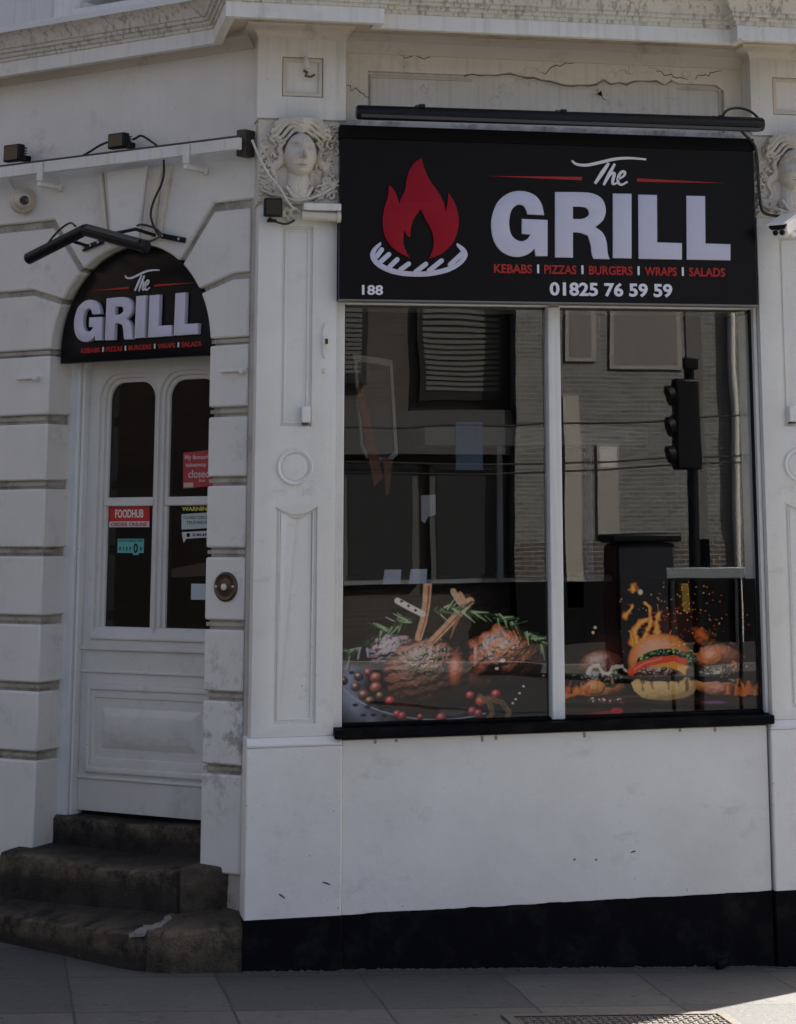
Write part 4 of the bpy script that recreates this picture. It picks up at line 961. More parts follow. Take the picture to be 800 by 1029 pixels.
# ------------------------------------------------------------------ lights over the signs
TL = thing('trough_light', tuple(RP(1.33,.2,3.45)), 'long straight black tube light above the big rectangular sign', 'sign light')
MB().tube([RP(.392,.2,3.518), RP(.40,.2,3.518), RP(2.255,.2,3.528), RP(2.263,.2,3.528)], [.026,.032,.032,.026], 18).build('lamp_tube', BLKM, TL)
MB().box(RP, .41, 2.24, .205, .231, 3.492, 3.506).build('diffuser', plain('lamp_lens', (.03,.03,.033), .25), TL)
for x in (.68, 1.32, 2.06):
    MB().tube([RP(x,.19,3.55), RP(x,.10,3.575), RP(x,-.10,3.575)], .007, 8).build('bracket', BLKM, TL)
    MB().box(RP, x-.014, x+.014, .18, .22, 3.546, 3.562).build('clamp', BLKM, TL, bevel=.003)
DL = thing('gable_light', tuple(LP(.72,.3,2.9)), 'black bent tube light like a shallow roof over the arched door sign', 'sign light')
pA, pB, pC = LP(1.068,.3,2.950), LP(.722,.3,3.058), LP(.355,.3,2.955)
d1 = (pA-pB).normalized(); d2 = (pC-pB).normalized()
MB().tube([pB+d1*.0, pB+d1*.02, pA-d1*.008, pA], [.026,.027,.027,.019], 18).build('lamp_tube', BLKM, DL)
MB().tube([pB+d2*.0, pB+d2*.02, pC-d2*.008, pC], [.027,.028,.028,.02], 18).build('lamp_tube', BLKM, DL)
nrm = Vector((-S2,-S2,0)); 
MB().tube([pB+d2*.03+nrm*.019+Vector((0,0,.012)), pC-d2*.03+nrm*.019+Vector((0,0,.012))], .014, 10).build('diffuser', plain('lamp_lens', (.03,.03,.033), .25), DL)
for (u0, z0, u1, z1) in ((.393,3.017,.700,3.085),(1.005,3.020,.88,3.05)):
    q = Vector((u1-u0, z1-z0)).normalized(); nn = Vector((-q.y,q.x))*.012
    MB().prism(LP, [(u0+nn.x,z0+nn.y),(u1+nn.x,z1+nn.y),(u1-nn.x,z1-nn.y),(u0-nn.x,z0-nn.y)], .002, .016).build('wall_bar', BLKM, DL, bevel=.003)
    for f in (.1,.42,.8): MB().lathe(LP, u0+(u1-u0)*f, z0+(z1-z0)*f, [(.007,.016),(.007,.020),(.004,.022)], 10).build('bolt', plain('steel', (.45,.45,.45), .35, .8), DL)
for u, z in ((.56,3.05),(.96,3.03)):
    MB().tube([LP(u,.016,z), LP(u,.15,z+.015), LP(u,.29,z-.02)], .008, 8).build('arm', BLKM, DL)

# ------------------------------------------------------------------ timber rail on the canted front
RL = thing('awning_rail', tuple(LP(1.3,.1,3.38)), 'long white painted timber rail across the wall above the arched doorway', 'rail')
MB().box(LP, .0, 2.7, .105, .130, 3.376, 3.430).build('batten', P_fascia, RL, bevel=.004)
MB().box(LP, .0, 2.7, .095, .132, 3.431, 3.437).build('top_edge', WOOD, RL)
MB().box(LP, .012, .062, -.0, .07, 3.358, 3.476).build('end_block', WOOD, RL, bevel=.004)
for u in (1.165, .288, 2.3):
    br = MB(); br.box(LP, u-.016, u+.016, .132, .146, 3.336, 3.425); br.box(LP, u-.011, u+.011, .005, .146, 3.312, 3.334); br.lathe(LP, u, 3.322, [(.02,.004),(.02,.016),(.012,.02)], 14)
    br.build('bracket', P_fascia, RL, bevel=.004)

# floodlights and cameras
def flood(P, a0, a1, z0, z1, n0, n1, label, grp='small black floodlights on the wall', arm=True):
    c = P((a0+a1)/2, n0, z0); t = thing('floodlight', tuple(c), label, 'floodlight', grp)
    h = MB(); h.box(P, a0, a1, n0+.03, n1, z0, z1); h.build('housing', BLK, t, bevel=.006)
    fn = MB()
    for i in range(5): zz = z0+.015+(z1-z0-.03)*i/4; fn.box(P, a0+.006, a1-.006, n0+.012, n0+.03, zz-.003, zz+.003)
    fn.build('cooling_fins', BLK, t)
    MB().box(P, a0+.008, a1-.008, n1, n1+.003, z0+.008, z1-.008).build('lens', LENS, t)
    ar = MB(); m_ = (a0+a1)/2; ar.box(P, m_-.012, m_+.012, -.005, n0+.014, z0+.01, z0+.04); ar.box(P, a0+.02, a1-.02, n0-.01, n0+.02, z0-.018, z0-.006); ar.build('bracket', BLK, t, bevel=.002)
    return t
flood(LP, .672, .772, 3.452, 3.522, .05, .12, 'black floodlight with looped cable above the middle of the white rail')
flood(LP, 1.322, 1.425, 3.452, 3.533, .05, .12, 'black floodlight at the left end of the white rail, above the round camera')
flood(RP, .012, .092, 3.070, 3.150, .03, .09, 'square black floodlight under the carved head beside the arched door')
DC_ = thing('dome_camera', tuple(LP(1.372,.0,3.22)), 'beige eyeball security camera on the wall left of the arched door', 'security camera')
cb = LP(1.375,.03,0); cax = Vector((.10,-.99,-.05)).normalized(); crt = Vector((.99,.10,0)).normalized(); cup = crt.cross(-cax)
CP = lambda a, n, z: cb + crt*a + cax*n + cup*z + Vector((0,0,3.275))
MB().lathe(CP, 0, 0, [(.060,-.03),(.060,.018),(.054,.028),(.048,.031)], 32).build('base_ring', BEI, DC_)
MB().lathe(CP, 0, 0, [(.047,.028),(.044,.042),(.036,.055),(.026,.062),(.022,.063)], 32).build('ball', BEI, DC_)
MB().lathe(CP, 0, -.003, [(.022,.060),(.021,.066),(.008,.068)], 24).build('lens', LENS, DC_)
BC = thing('bullet_camera', tuple(RP(2.36,.0,3.0)), 'white bullet security camera under the carved head right of the big sign', 'security camera')
ax = Vector((-.62,-.66,-.34)).normalized(); c0 = RP(2.318,.21,3.045)
sx_ = ax.cross(Vector((0,0,1))).normalized(); sz_ = sx_.cross(ax).normalized()
def octo(b, c, ln, hw, hh, ch):
    ring8 = [(-hw,-hh+ch),(-hw+ch,-hh),(hw-ch,-hh),(hw,-hh+ch),(hw,hh-ch),(hw-ch,hh),(-hw+ch,hh),(-hw,hh-ch)]
    vs = [c+sx_*a+sz_*d for a, d in ring8] + [c-ax*ln+sx_*a+sz_*d for a, d in ring8]
    b.add(vs, [tuple(range(8)), tuple(range(15,7,-1))]+[(i,(i+1)%8,8+(i+1)%8,8+i) for i in range(8)]); return b
octo(MB(), c0, .17, .040, .036, .014).build('body', WPL, BC, bevel=.003)
octo(MB(), c0+ax*.004, .006, .037, .033, .014).build('faceplate', WPL, BC)
octo(MB(), c0+ax*.03+sz_*.034, .2, .043, .004, .003).build('sun_hood', WPL, BC)
octo(MB(), c0+ax*.0145+sz_*.02, .018, .041, .014, .01).build('black_brow', LENS, BC)
for a, d in ((-.016,-.010),(.016,-.010),(0,.014)):
    b = MB(); cc = c0+ax*.004+sx_*a+sz_*d
    vs = []; 
    for r, e in ((.0125,0),(.0125,.006),(.009,.007)): vs += [cc+ax*e+(sx_*math.cos(t)+sz_*math.sin(t))*r for t in [2*math.pi*k/16 for k in range(16)]]
    b.add(vs, [(i*16+j,i*16+(j+1)%16,(i+1)*16+(j+1)%16,(i+1)*16+j) for i in range(2) for j in range(16)]+[tuple(range(32,48))]); b.build('lens', LENS, BC)
MB().tube([c0-ax*.12-sz_*.03, c0-ax*.14-sz_*.06, RP(2.47,.02,3.06)], .014, 10).build('mount_arm', WPL, BC)

# white trunking stub and ornament under the left capital
TR = thing('pipe_stub', tuple(RP(.27,.0,3.06)), 'short white horizontal ledge and cut pipe under the carved head left of the big sign', 'pipe')
MB().box(RP, .186, .350, -.004, .075, 3.104, 3.135).build('ledge', P_fascia, TR, bevel=.004)
MB().tube([RP(.180,.05,3.082), RP(.346,.05,3.078)], .020, 14).build('pipe', P_carve, TR)
MB().lathe(lambda a, n, z: RP(.346+n, .05+a, z), 0, 3.079, [(.026,-.012),(.026,.004),(.014,.006)], 16).build('pipe_collar', P_carve, TR)
sc_ = MB()
for cx, cz, r0, sg in ((.150,3.092,.030,1),(.118,3.100,.026,-1),(.135,3.068,.022,1)):
    sc_.tube([RP(cx+r0*(1-t/7)*math.cos(sg*t), .012+.004*t, cz+r0*(1-t/7)*math.sin(sg*t)) for t in np.linspace(0,5.5,22)], [.010]*22, 8)
solo(sc_, 'scroll_bracket', P_carve, 'carved scroll ornament beside the square black floodlight under the carved head', 'ornament')

# cables
def cable(pts, P, r, m, label, it=2):
    p = smooth_poly([Vector((a, b, c)) for a, b, c in pts], it, False, 170)
    b = MB(); b.tube([P(*q) for q in p], r, 7); return solo(b, 'cable', m, label, 'cable')
cable([(2.059,.215,3.551),(2.088,.2,3.590),(2.16,.16,3.612),(2.226,.16,3.596),(2.268,.19,3.535)], RP, .006, CABLE, 'black cable looping over the right end of the straight tube light')
cable([(2.156,.17,3.535),(2.195,.10,3.509),(2.251,.07,3.477),(2.274,.075,3.436),(2.278,.074,3.251),(2.284,.074,3.182),(2.302,.05,3.142),(2.374,.06,3.128),(2.50,.05,3.131)], RP, .007, CABLE, 'black cable running down the right edge of the big sign to the bullet camera')
cable([(-.046,.10,3.40),(-.011,.09,3.319),(.033,.085,3.247),(.085,.085,3.190),(.112,.07,3.141),(.150,.05,3.107)], RP, .0055, CABLEW, 'thin white cable hanging across the carved head left of the big sign')
cable([(.038,.05,3.069),(.073,.045,3.050),(.116,.045,3.041),(.151,.045,3.062)], RP, .005, CABLE, 'short black cable curling below the square black floodlight')
cable([(.93,.11,3.437),(.925,.06,3.466),(.884,.05,3.49),(.823,.05,3.503),(.77,.06,3.50)], LP, .0055, CABLE, 'black cable looping left of the floodlight above the middle of the white rail')
cable([(.672,.06,3.495),(.652,.06,3.500),(.623,.06,3.512),(.568,.07,3.482),(.484,.10,3.438)], LP, .0055, CABLE, 'black cable arching right of the floodlight above the middle of the white rail')
cable([(.45,.10,3.375),(.471,.07,3.293),(.527,.07,3.207),(.554,.065,3.146),(.54,.06,3.091),(.504,.06,3.043)], LP, .0055, CABLE, 'black cable hanging from the white rail down beside the keystone')
cable([(.988,.27,3.005),(.935,.25,3.075),(.839,.27,3.108),(.79,.29,3.080)], LP, .005, CABLE, 'black cable bowed over the left half of the bent tube light')
cable([(.690,.02,3.09),(.614,.06,3.105),(.525,.06,3.078),(.44,.10,3.03),(.39,.28,2.975)], LP, .005, CABLE, 'black cable bowed over the right half of the bent tube light')
cable([(1.476,.02,3.39),(1.448,.03,3.35),(1.42,.03,3.324)], LP, .006, CABLEW, 'short grey wire above the round eyeball camera')

# small fixtures on the piers and wall
def contact(x, z, label, P=RP):
    t = thing('contact_sensor', tuple(P(x,.0,z-.04)), label, 'sensor', 'small white sensors on the pilasters')
    MB().box(P, x-.019, x+.019, -.012, .028, z-.036, z+.034).build('cover', WPL, t, bevel=.005)
    MB().box(P, x-.014, x+.012, -.012, .020, z-.044, z-.036).build('base', plain('dark_grey', (.05,.05,.05), .6), t)
contact(.213, 2.231, 'small white plastic box at the foot of the long panel left of the big window')
contact(2.428, 2.236, 'small white plastic box on the pilaster right of the big window')
BO = thing('barrel_bolt', tuple(RP(.294,.0,2.40)), 'white painted bolt with black slot on the pilaster left of the big window', 'bolt')
MB().prism(RP, smooth_poly([(.279,2.55),(.284,2.60),(.294,2.622),(.304,2.60),(.309,2.55),(.304,2.49),(.294,2.468),(.284,2.49)], 2), -.002, .008).build('back_plate', P_pier, BO, bevel=.002)
MB().box(RP, .282, .308, .008, .022, 2.528, 2.556).build('keeper', P_pier, BO, bevel=.003)
MB().box(RP, .292, .304, .0225, .025, 2.530, 2.553).build('slot', LENS, BO)
MB().lathe(RP, .294, 2.414, [(.010,-.002),(.010,.008),(.005,.012)], 14).build('button', P_pier, BO)
HK = thing('light_hook', tuple(RP(.2,.0,3.69)), 'white hooked fitting in the small framed square above the carved head', 'hook')
MB().tube([RP(.194,.004,3.79), RP(.194,.035,3.785), RP(.194,.05,3.765), RP(.195,.05,3.735)], [.010,.011,.012,.012], 12).build('arm', WPL, HK)
MB().tube([RP(.190,.0,3.735), RP(.200,.03,3.722), RP(.192,.035,3.705), RP(.215,.04,3.700), RP(.232,.03,3.712)], .006, 8).build('rusty_hook', plain('rust', (.16,.09,.05), .8, noise=.4), HK)
BE = thing('door_bell', tuple(LP(.129,.0,1.45)), 'dark oval bell push plate with pale centre on the white quoin', 'doorbell')
MB().lathe(LP, .129, 1.511, [(.062,-.002),(.062,.008),(.054,.014),(.047,.010),(.028,.012),(.022,.014)], 40, 1.0, 1.0).build('plate', BRASS, BE)
MB().lathe(LP, .129, 1.511, [(.014,.010),(.014,.020),(.009,.023)], 20).build('button', plain('ivory', (.62,.56,.46), .3), BE)
for du in (-.046,.046): MB().lathe(LP, .129+du, 1.511, [(.007,.010),(.007,.0155),(.004,.0165)], 12).build('screw', plain('steel', (.45,.45,.45), .35, .8), BE)
for (u0, u1, z0, z1, lab) in ((1.247,1.393,2.436,2.455,'white painted iron peg on the wall left of the arched door'),(.03,.176,2.420,2.440,'white painted iron peg on the quoin right of the arched door')):
    b = MB(); b.box(LP, u0, u1, -.002, .02, z0, z1-.006); b.lathe(LP, u0+.02, (z0+z1)/2-.01, [(.012,-.002),(.012,.026),(.006,.03)], 12)
    solo(b, 'wall_peg', P_fascia, lab, 'peg', 'iron pegs either side of the door', bevel=.003)

# ------------------------------------------------------------------ notices on the door glass
def flat(P, poly, n0, m, name, parent, dep=.0012): return MB().prism(P, poly, n0, n0+dep).build(name, m, parent, smooth=False)
TX = lambda c: (2*.722 - c)
def LPm(x, n, z): return LP(-x, n, z)      # x grows to the viewer's right
NF = -.2425
t = thing('delivery_sticker', tuple(LP(.9,NF,1.76)), 'red and white order online sticker on the left door glass', 'sticker')
flat(LP, rect(.779,1.020,1.786,1.853), NF, plain('sticker_red', (.50,.02,.02), .4), 'red_band', t); flat(LP, rect(.779,1.020,1.760,1.786), NF, plain('sticker_pale', (.62,.50,.47), .4), 'white_band', t)
text('FOODHUB', (-.985,-.815,1.802,1.840), LPm, NF+.0011, .0008, 'brand_word', plain('sticker_text', (.75,.72,.68), .4), t, .02)
text('ORDER ONLINE', (-1.008,-.792,1.764,1.781), LPm, NF+.0011, .0008, 'order_word', plain('sticker_darkred', (.25,.03,.03), .4), t, .02)
t = thing('rating_sticker', tuple(LP(.89,NF,1.64)), 'turquoise food hygiene rating sticker with black circle on the left door glass', 'sticker')
flat(LP, rect(.808,.966,1.645,1.708), NF, plain('sticker_teal', (.10,.36,.33), .45), 'card', t); flat(LP, rect(.838,.872,1.636,1.6452), NF, plain('sticker_teal', (.10,.36,.33), .45), 'tab', t)
text('FOOD HYGIENE RATING', (-.958,-.816,1.695,1.704), LPm, NF+.0011, .0006, 'heading', LENS, t, .01)
text('0 1 2 3', (-.955,-.885,1.656,1.672), LPm, NF+.0011, .0006, 'scale_numbers', LENS, t, .02); text('5', (-.832,-.818,1.656,1.672), LPm, NF+.0011, .0006, 'scale_number', LENS, t, .02)
fill2d([ellipse(.856,1.666,.013,.021,28), ellipse(.856,1.666,.006,.013,28)], LP, NF+.0011, .0008, 'rating_ring', LENS, t)
t = thing('closed_notice', tuple(LP(.5,NF,1.93)), 'red notice with white handwriting-style words on the right door glass', 'notice')
flat(LP, [(.588,2.089),(.40,2.101),(.395,1.940),(.584,1.929)], NF, plain('notice_red', (.36,.025,.035), .45), 'card', t)
for s, f in (('My favourite',(-.578,-.418,2.052,2.079)),('takeaway is',(-.572,-.425,2.020,2.044)),('closed!',(-.555,-.425,1.976,2.012)),('Book',(-.492,-.455,1.958,1.970))):
    text(s, f, LPm, NF+.0011, .0008, 'notice_word', plain('notice_text', (.58,.44,.44), .5), t, .012)
flat(LP, rect(.525,.580,1.935,1.955), NF+.0013, plain('notice_tab', (.5,.36,.32), .5), 'tab', t)
t = thing('warning_notice', tuple(LP(.5,NF,1.70)), 'warning notice with yellow heading over white strips on the right door glass', 'notice')
flat(LP, rect(.40,.594,1.826,1.852), NF, LENS, 'heading_band', t); text('WARNING', (-.588,-.418,1.830,1.849), LPm, NF+.0011, .0008, 'heading_word', plain('warn_yellow', (.62,.56,.08), .5), t, .03)
flat(LP, [(.590,1.816),(.40,1.824),(.40,1.756),(.588,1.748)], NF, plain('notice_white', (.42,.47,.47), .5), 'card', t)
text('CLOSED CIRCUIT', (-.578,-.415,1.795,1.808), LPm, NF+.0011, .0008, 'notice_word', plain('notice_ink', (.05,.07,.08), .5), t, .012); text('TELEVISION', (-.562,-.430,1.772,1.786), LPm, NF+.0011, .0008, 'notice_word', plain('notice_ink', (.05,.07,.08), .5), t, .012)
flat(LP, [(.586,1.737),(.40,1.744),(.40,1.715),(.560,1.708),(.574,1.690),(.580,1.708)], NF, plain('notice_white2', (.50,.50,.48), .5), 'strip', t)
flat(LP, ellipse(.548,1.724,.010,.009,14), NF+.0013, LENS, 'symbol', t); text('24HR', (-.525,-.43,1.719,1.731), LPm, NF+.0011, .0008, 'strip_word', LENS, t, .02)
b = MB(); b.prism(LP, [(.66,1.575),(.42,1.612),(.42,1.548),(.66,1.536)], -.275, -.262)
solo(b, 'cardboard_piece', plain('cardboard', (.17,.12,.085), .8, noise=.3), 'brown wooden strip leaning behind the right door glass', 'wood strip')
b = MB(); b.prism(LP, rect(.40,.525,1.443,1.512), -.2425, -.2413); solo(b, 'note_card', plain('pale_blue_card', (.40,.46,.48), .6), 'plain pale blue card low on the right door glass', 'card')

# ------------------------------------------------------------------ inside the shop
CT = thing('shop_counter', (1.2,2.6,.46), 'dark serving counter inside the shop behind the left pane', 'counter')
MB().box(WP, .1, 2.2, 2.4, 2.9, .46, 1.42).build('front', plain('counter_dark', (.05,.05,.055), .4), CT, bevel=.01); MB().box(WP, .05, 2.25, 2.34, 2.95, 1.42, 1.46).build('worktop', plain('steel_top', (.35,.36,.38), .3, .7), CT, bevel=.006)
MN = thing('menu_board', (.78,1.5,2.05), 'tilted blackboard with a pale frame hanging inside the left pane', 'menu board')
fr = [(.66,2.60),(.86,2.57),(.89,2.10),(.85,2.06),(.73,2.08),(.70,2.14)]
cxm = sum(p[0] for p in fr)/6; czm = sum(p[1] for p in fr)/6; inn = [(cxm+(a-cxm)*.84, czm+(z-czm)*.90) for a, z in fr]
fill2d([fr, inn], RP, -1.5, .02, 'frame', plain('frame_grey', (.42,.42,.40), .6), MN); fill2d([inn], RP, -1.505, .012, 'panel', plain('board_dark', (.03,.03,.032), .5), MN)
b = MB().box(RP, 1.19, 1.33, -1.5, -1.49, 2.02, 2.26); t = solo(b, 'wall_poster', plain('poster_blue', (.10,.17,.30), .5, noise=.4), 'faded blue poster inside the shop behind the left pane', 'poster')
b = MB(); b.prism(RP, [(.64,2.42),(.675,2.42),(.78,1.98),(.735,1.94)], -1.3, -1.28); solo(b, 'orange_banner', plain('banner_orange', (.20,.065,.025), .7), 'long orange pennant hanging at the left edge inside the left pane', 'pennant', 'orange pennants inside the shop')
b = MB(); b.prism(RP, [(.805,2.075),(.855,2.075),(.835,1.90),(.822,1.90)], -1.45, -1.43); solo(b, 'orange_banner', plain('banner_orange', (.20,.065,.025), .7), 'short orange pennant hanging below the pale framed board', 'pennant', 'orange pennants inside the shop')
for a0, a1, lab in ((.655,.735,'white paper sheet behind the left pane, nearer the pilaster'),(.775,.855,'white paper sheet behind the left pane, nearer the lamb bones')):
    b = MB(); b.prism(RP, [(a0+.012,1.56),(a1+.008,1.56),(a1,1.40),(a0-.012,1.40)], -.60, -.597); solo(b, 'paper_sheet', plain('paper_white', (.6,.61,.62), .7), lab, 'paper sheet', 'paper sheets behind the left pane')
b = MB(); b.prism(RP, [(1.01,1.895),(1.085,1.90),(1.085,1.80),(1.045,1.79),(1.03,1.76),(1.012,1.77)], -1.5, -1.49); solo(b, 'torn_notice', plain('paper_white', (.6,.61,.62), .7), 'torn cream notice on the back of the shop behind the left pane', 'notice')
SHF = thing('wall_shelf', (1.9,2.2,2.1), 'pale steel shelf on struts inside the shop behind the window', 'shelf')
MB().box(WP, 1.15, 2.4, 2.1, 2.45, 2.16, 2.26).build('board', plain('shelf_grey', (.30,.31,.32), .5), SHF, bevel=.005)
for x in (1.55, 2.05): MB().box(WP, x, x+.03, 2.12, 2.15, .46, 2.16).build('strut', plain('shelf_grey', (.30,.31,.32), .5), SHF)

# ------------------------------------------------------------------ pavement items
MC = thing('inspection_cover', (1.3,-1.02,gz(1.3)), 'worn rectangular iron inspection cover set in the pavement below the window', 'drain cover')
IRON = plain('cast_iron', (.14,.125,.11), .5, .5, noise=.5, bump=.4, nscale=30)
GP = lambda x, y, z: Vector((x, y, gz(x)+z))
mf = MB()
for a0, a1, c0_, c1 in ((.86,1.74,-.875,-.835),(.86,1.74,-1.36,-1.32),(.86,.90,-1.32,-.875),(1.70,1.74,-1.32,-.875)): mf.box(GP, a0, a1, c0_, c1, -.02, .008)
mf.build('frame', IRON, MC, bevel=.003)
mp_ = MB(); mp_.box(GP, .905, 1.695, -1.315, -.88, -.02, .003)
for i in range(26):
    for j in range(14):
        x = .92+.03*i; y = -1.30+.03*j
        if (i+j) % 2: mp_.box(GP, x, x+.024, y, y+.010, .003, .008)
        else: mp_.box(GP, x+.007, x+.017, y-.007, y+.017, .003, .008)
mp_.build('lid', IRON, MC)
b = MB(); b.tube([GP(1.985,-.050,.018), GP(2.01,-.035,.02), GP(2.04,.0,.024)], [.016,.019,.018], 12); solo(b, 'pipe_outlet', P_black, 'short black pipe end sticking out at the foot of the plinth', 'pipe')
rs_ = np.random.default_rng(4)
b = MB(); b.prism(lambda a, n, z: Vector((a, z, .167+.157*max(0,(a+.46)*.5+(z-.035)*.87)+n)), [(q[0]+rs_.normal(0,.006), q[1]+rs_.normal(0,.010)) for q in smooth_poly([(-.47,.0),(-.45,.04),(-.41,.075),(-.36,.10),(-.325,.15),(-.30,.165),(-.30,.12),(-.345,.06),(-.39,.025),(-.43,.0)], 2)], -.012, .0035); solo(b, 'paint_splash', plain('splash_grey', (.20,.18,.16), .9, noise=.6), 'pale dried paint streak on the lowest stone step', 'paint mark')

# ------------------------------------------------------------------ the far side of the street (seen reflected in the glass)
def brickmat(name, c1, c2, mo):
    m, N, L, b = newmat(name); v = N.new('ShaderNodeTexCoord').outputs['Object']
    mp = N.new('ShaderNodeMapping'); mp.inputs['Rotation'].default_value = (R_(90),0,0); L.new(v, mp.inputs['Vector'])
    br = N.new('ShaderNodeTexBrick'); L.new(mp.outputs['Vector'], br.inputs['Vector']); br.inputs['Scale'].default_value = 1
    br.inputs['Brick Width'].default_value = .225; br.inputs['Row Height'].default_value = .075; br.inputs['Mortar Size'].default_value = .006
    br.inputs['Color1'].default_value = (*c1,1); br.inputs['Color2'].default_value = (*c2,1); br.inputs['Mortar'].default_value = (*mo,1)
    c = mixc(N, L, mul(N, L, ramp(N, L, noise(N, L, v, .9, 6, .65), .4, .7), .4), br.outputs['Color'], tuple(x*.6 for x in c1))
    L.new(c, b.inputs['Base Color']); b.inputs['Roughness'].default_value = .8; return m
YB = -25.6
BK = thing('brick_house', (10.5,YB-3,gz(8)), 'pale painted brick house across the road, seen reflected in the right pane', 'house')
MB().box(WP, 7.40, 15., YB-8, YB, -.6, 8.2).build('wall', brickmat('brick_pale', (.25,.25,.24), (.17,.17,.163), (.42,.42,.40)), BK)
MB().box(WP, 7.39, 15.01, YB-8.01, YB+.02, -.6, 1.26).build('brick_base', brickmat('brick_brown', (.15,.13,.115), (.09,.08,.075), (.42,.41,.39)), BK)
MB().box(WP, 7.38, 15.02, YB-8.02, YB+.05, -.6, .64).build('plinth', BLK, BK)  # added black band; keeps the low part of the window reflection dark
MB().box(WP, 7.35, 15.05, YB-8.05, YB+.06, 8.2, 8.5).build('parapet', KERB, BK)
for a0, a1, z0, z1 in ((8.3,8.85,4.3,6.2),(9.1,10.4,4.16,6.6)):
    wf = MB().box(WP, a0, a1, YB, YB+.03, z0, z1).build('window', plain('blind_pale', (.42,.40,.36), .6), BK); MB().box(WP, a0+.08, a1-.08, YB+.03, YB+.034, z0+.08, z1-.08).build('pane', plain('blind_grey', (.26,.25,.23), .5), wf)
wf = MB().box(WP, 8.80, 9.20, YB, YB+.03, 1.3, 2.9).build('window', plain('blind_pale', (.42,.40,.36), .6), BK); MB().box(WP, 8.84, 9.16, YB+.03, YB+.034, 2.5, 2.86).build('pane', plain('white_blind', (.75,.75,.72), .4), wf)
MB().tube([(11.28,YB+.08,-.4),(11.28,YB+.08,8)], .07, 10).build('drainpipe', WPL, BK)
MB().box(WP, 10.5, 10.78, YB, YB+.02, -.4, 8.1).build('pier', plain('brick_grey', (.17,.165,.16), .8), BK)
MB().box(WP, 8.24, 8.52, YB+.003, YB+.05, .2, 3.7).build('door', plain('door_cream', (.5,.48,.42), .5), BK)
DH = thing('dark_house', (5.4,YB-3,gz(5)), 'dark shopfronted house across the road, seen reflected in the left pane', 'house')
MB().vprism([(-6,YB-.4),(-6,YB-8),(7.38,YB-8),(7.38,YB-.4)], -.6, 9).build('wall', brickmat('brick_dark', (.10,.085,.075), (.075,.065,.06), (.13,.12,.11)), DH)
MB().box(WP, -5.9, 7.36, YB-.45, YB-.1, 2.75, 3.45).build('shop_fascia', plain('fascia_grey', (.10,.10,.105), .5), DH)
for a0, a1, z0, z1 in ((5.79,7.3,3.62,6.0),(3.0,4.9,3.9,6.0),(.2,1.9,3.9,6.0)):
    wf = MB().box(WP, a0, a1, YB-.42, YB-.30, z0, z1).build('window', plain('sash_black', (.02,.02,.02), .5), DH)
    gl_ = MB()
    for i in range(22): zz = z0+.16+(z1-z0-.3)*i/22; gl_.box(WP, a0+.1, a1-.1, YB-.3, YB-.29, zz, zz+.06)
    gl_.build('blind', plain('blind_dim', (.16,.16,.155), .6), wf)
for a0, a1, z0, z1 in ((3.2,4.2,.3,2.6),(4.5,5.8,.6,2.6),(6.0,7.3,.6,2.6)):
    wf = MB().box(WP, a0, a1, YB-.42, YB-.3, z0, z1).build('shop_window', plain('front_grey', (.12,.12,.12), .5), DH); MB().box(WP, a0+.1, a1-.1, YB-.3, YB-.29, z0+.1, z1-.1).build('pane', plain('pane_grey', (.045,.047,.05), .25), wf)
SH = thing('side_street_house', (-13,2,gz(-8)), 'dark brick house across the side street, seen reflected in the door glass', 'house')
MB().vprism([(-12,-5),(-12,16),(-18,16),(-18,-5)], -.2, 9.5).build('wall', brickmat('brick_side', (.13,.10,.08), (.09,.075,.06), (.13,.12,.11)), SH)
for y in (-3.4,2.1,5.2,8.4,11.6):
    for z in (1.2,4.6): wf = MB().box(WP, -12, -11.95, y-.55, y+.55, z, z+1.9).build('window', plain('sash_black', (.02,.02,.02), .5), SH); MB().box(WP, -11.95, -11.94, y-.45, y+.45, z+.1, z+1.8).build('pane', LENS, wf)
SGN = thing('traffic_light', (6.25,-12.82,gz(6.2)), 'black traffic light on a tall pole across the road, seen reflected', 'traffic light')
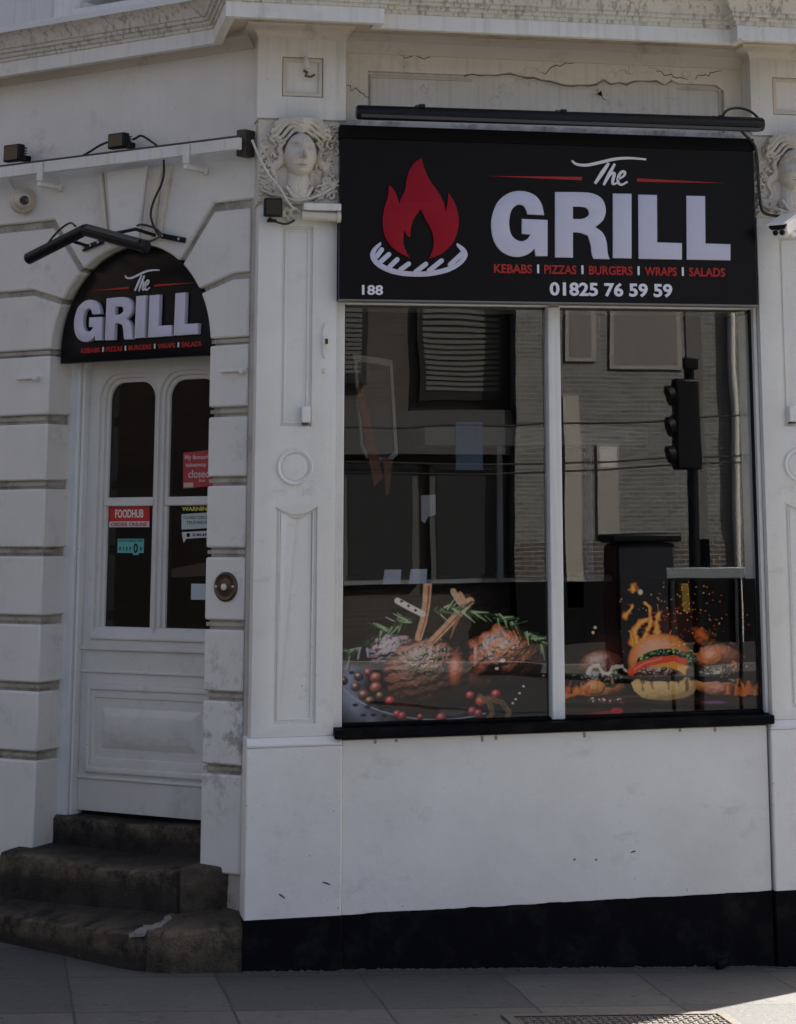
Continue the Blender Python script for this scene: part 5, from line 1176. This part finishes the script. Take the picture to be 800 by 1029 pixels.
MB().tube([(6.28,-12.82,gz(6.2)-.1),(6.28,-12.82,3.42)], .057, 14).build('pole', BLKM, SGN)
MB().box(WP, 6.04, 6.33, -12.80, -12.60, 2.20, 3.20).build('signal_head', BLK, SGN, bevel=.03)
for z in (2.38, 2.70, 3.02): MB().tube([(6.03,-12.66,z+.01),(5.96,-12.66,z-.01)], [.10,.11], 14).build('visor', BLK, SGN)
MB().box(WP, 6.18, 6.34, -12.76, -12.66, 3.30, 3.42).build('sensor', BLK, SGN, bevel=.01)
MB().box(WP, 6.08, 6.16, -12.78, -12.68, .72, 1.02).build('push_box', plain('push_yellow', (.30,.20,.03), .5), SGN, bevel=.01)
BN = thing('litter_bin', (7.5,-18.82,gz(7.5)), 'large dark bin with red side across the road, seen reflected', 'bin')
MB().box(WP, 7.1, 7.9, -19.2, -18.5, gz(7.5), 1.34).build('body', plain('bin_blue', (.016,.019,.028), .5), BN, bevel=.03); MB().box(WP, 7.0, 7.99, -19.25, -18.45, 1.35, 1.46).build('lid', BLK, BN, bevel=.03)
MB().box(WP, 7.06, 7.0995, -19.15, -18.55, .2, 1.3).build('side_panel', plain('bin_red', (.07,.012,.015), .5), BN)
BH = thing('barrier_rail', (5.95,-11.4,gz(6)), 'grey steel guard rail across the road, seen reflected', 'barrier')
MB().box(WP, 5.5, 6.35, -11.45, -11.38, 1.12, 1.23).build('top_rail', plain('galvanised', (.30,.33,.36), .5, .2), BH, bevel=.01)
for x in (5.55, 6.28): MB().tube([(x,-11.41,gz(6)-.1),(x,-11.41,1.13)], .02, 10).build('post', BLKM, BH)
for i, (z0, z1, lab) in enumerate(((2.80,3.06,'topmost overhead black wire above the road, seen reflected'),(2.42,2.54,'middle overhead black wire above the road, seen reflected'),(2.28,2.46,'lowest overhead black wire above the road, seen reflected'))):
    b = MB(); b.tube([(2.0+8*t, -15.8, z0+(z1-z0)*t*1.3-.12*math.sin(math.pi*t)) for t in np.linspace(0,1,16)], .012, 6)
    solo(b, 'overhead_wire', CABLE, lab, 'wire', 'overhead wires across the street')
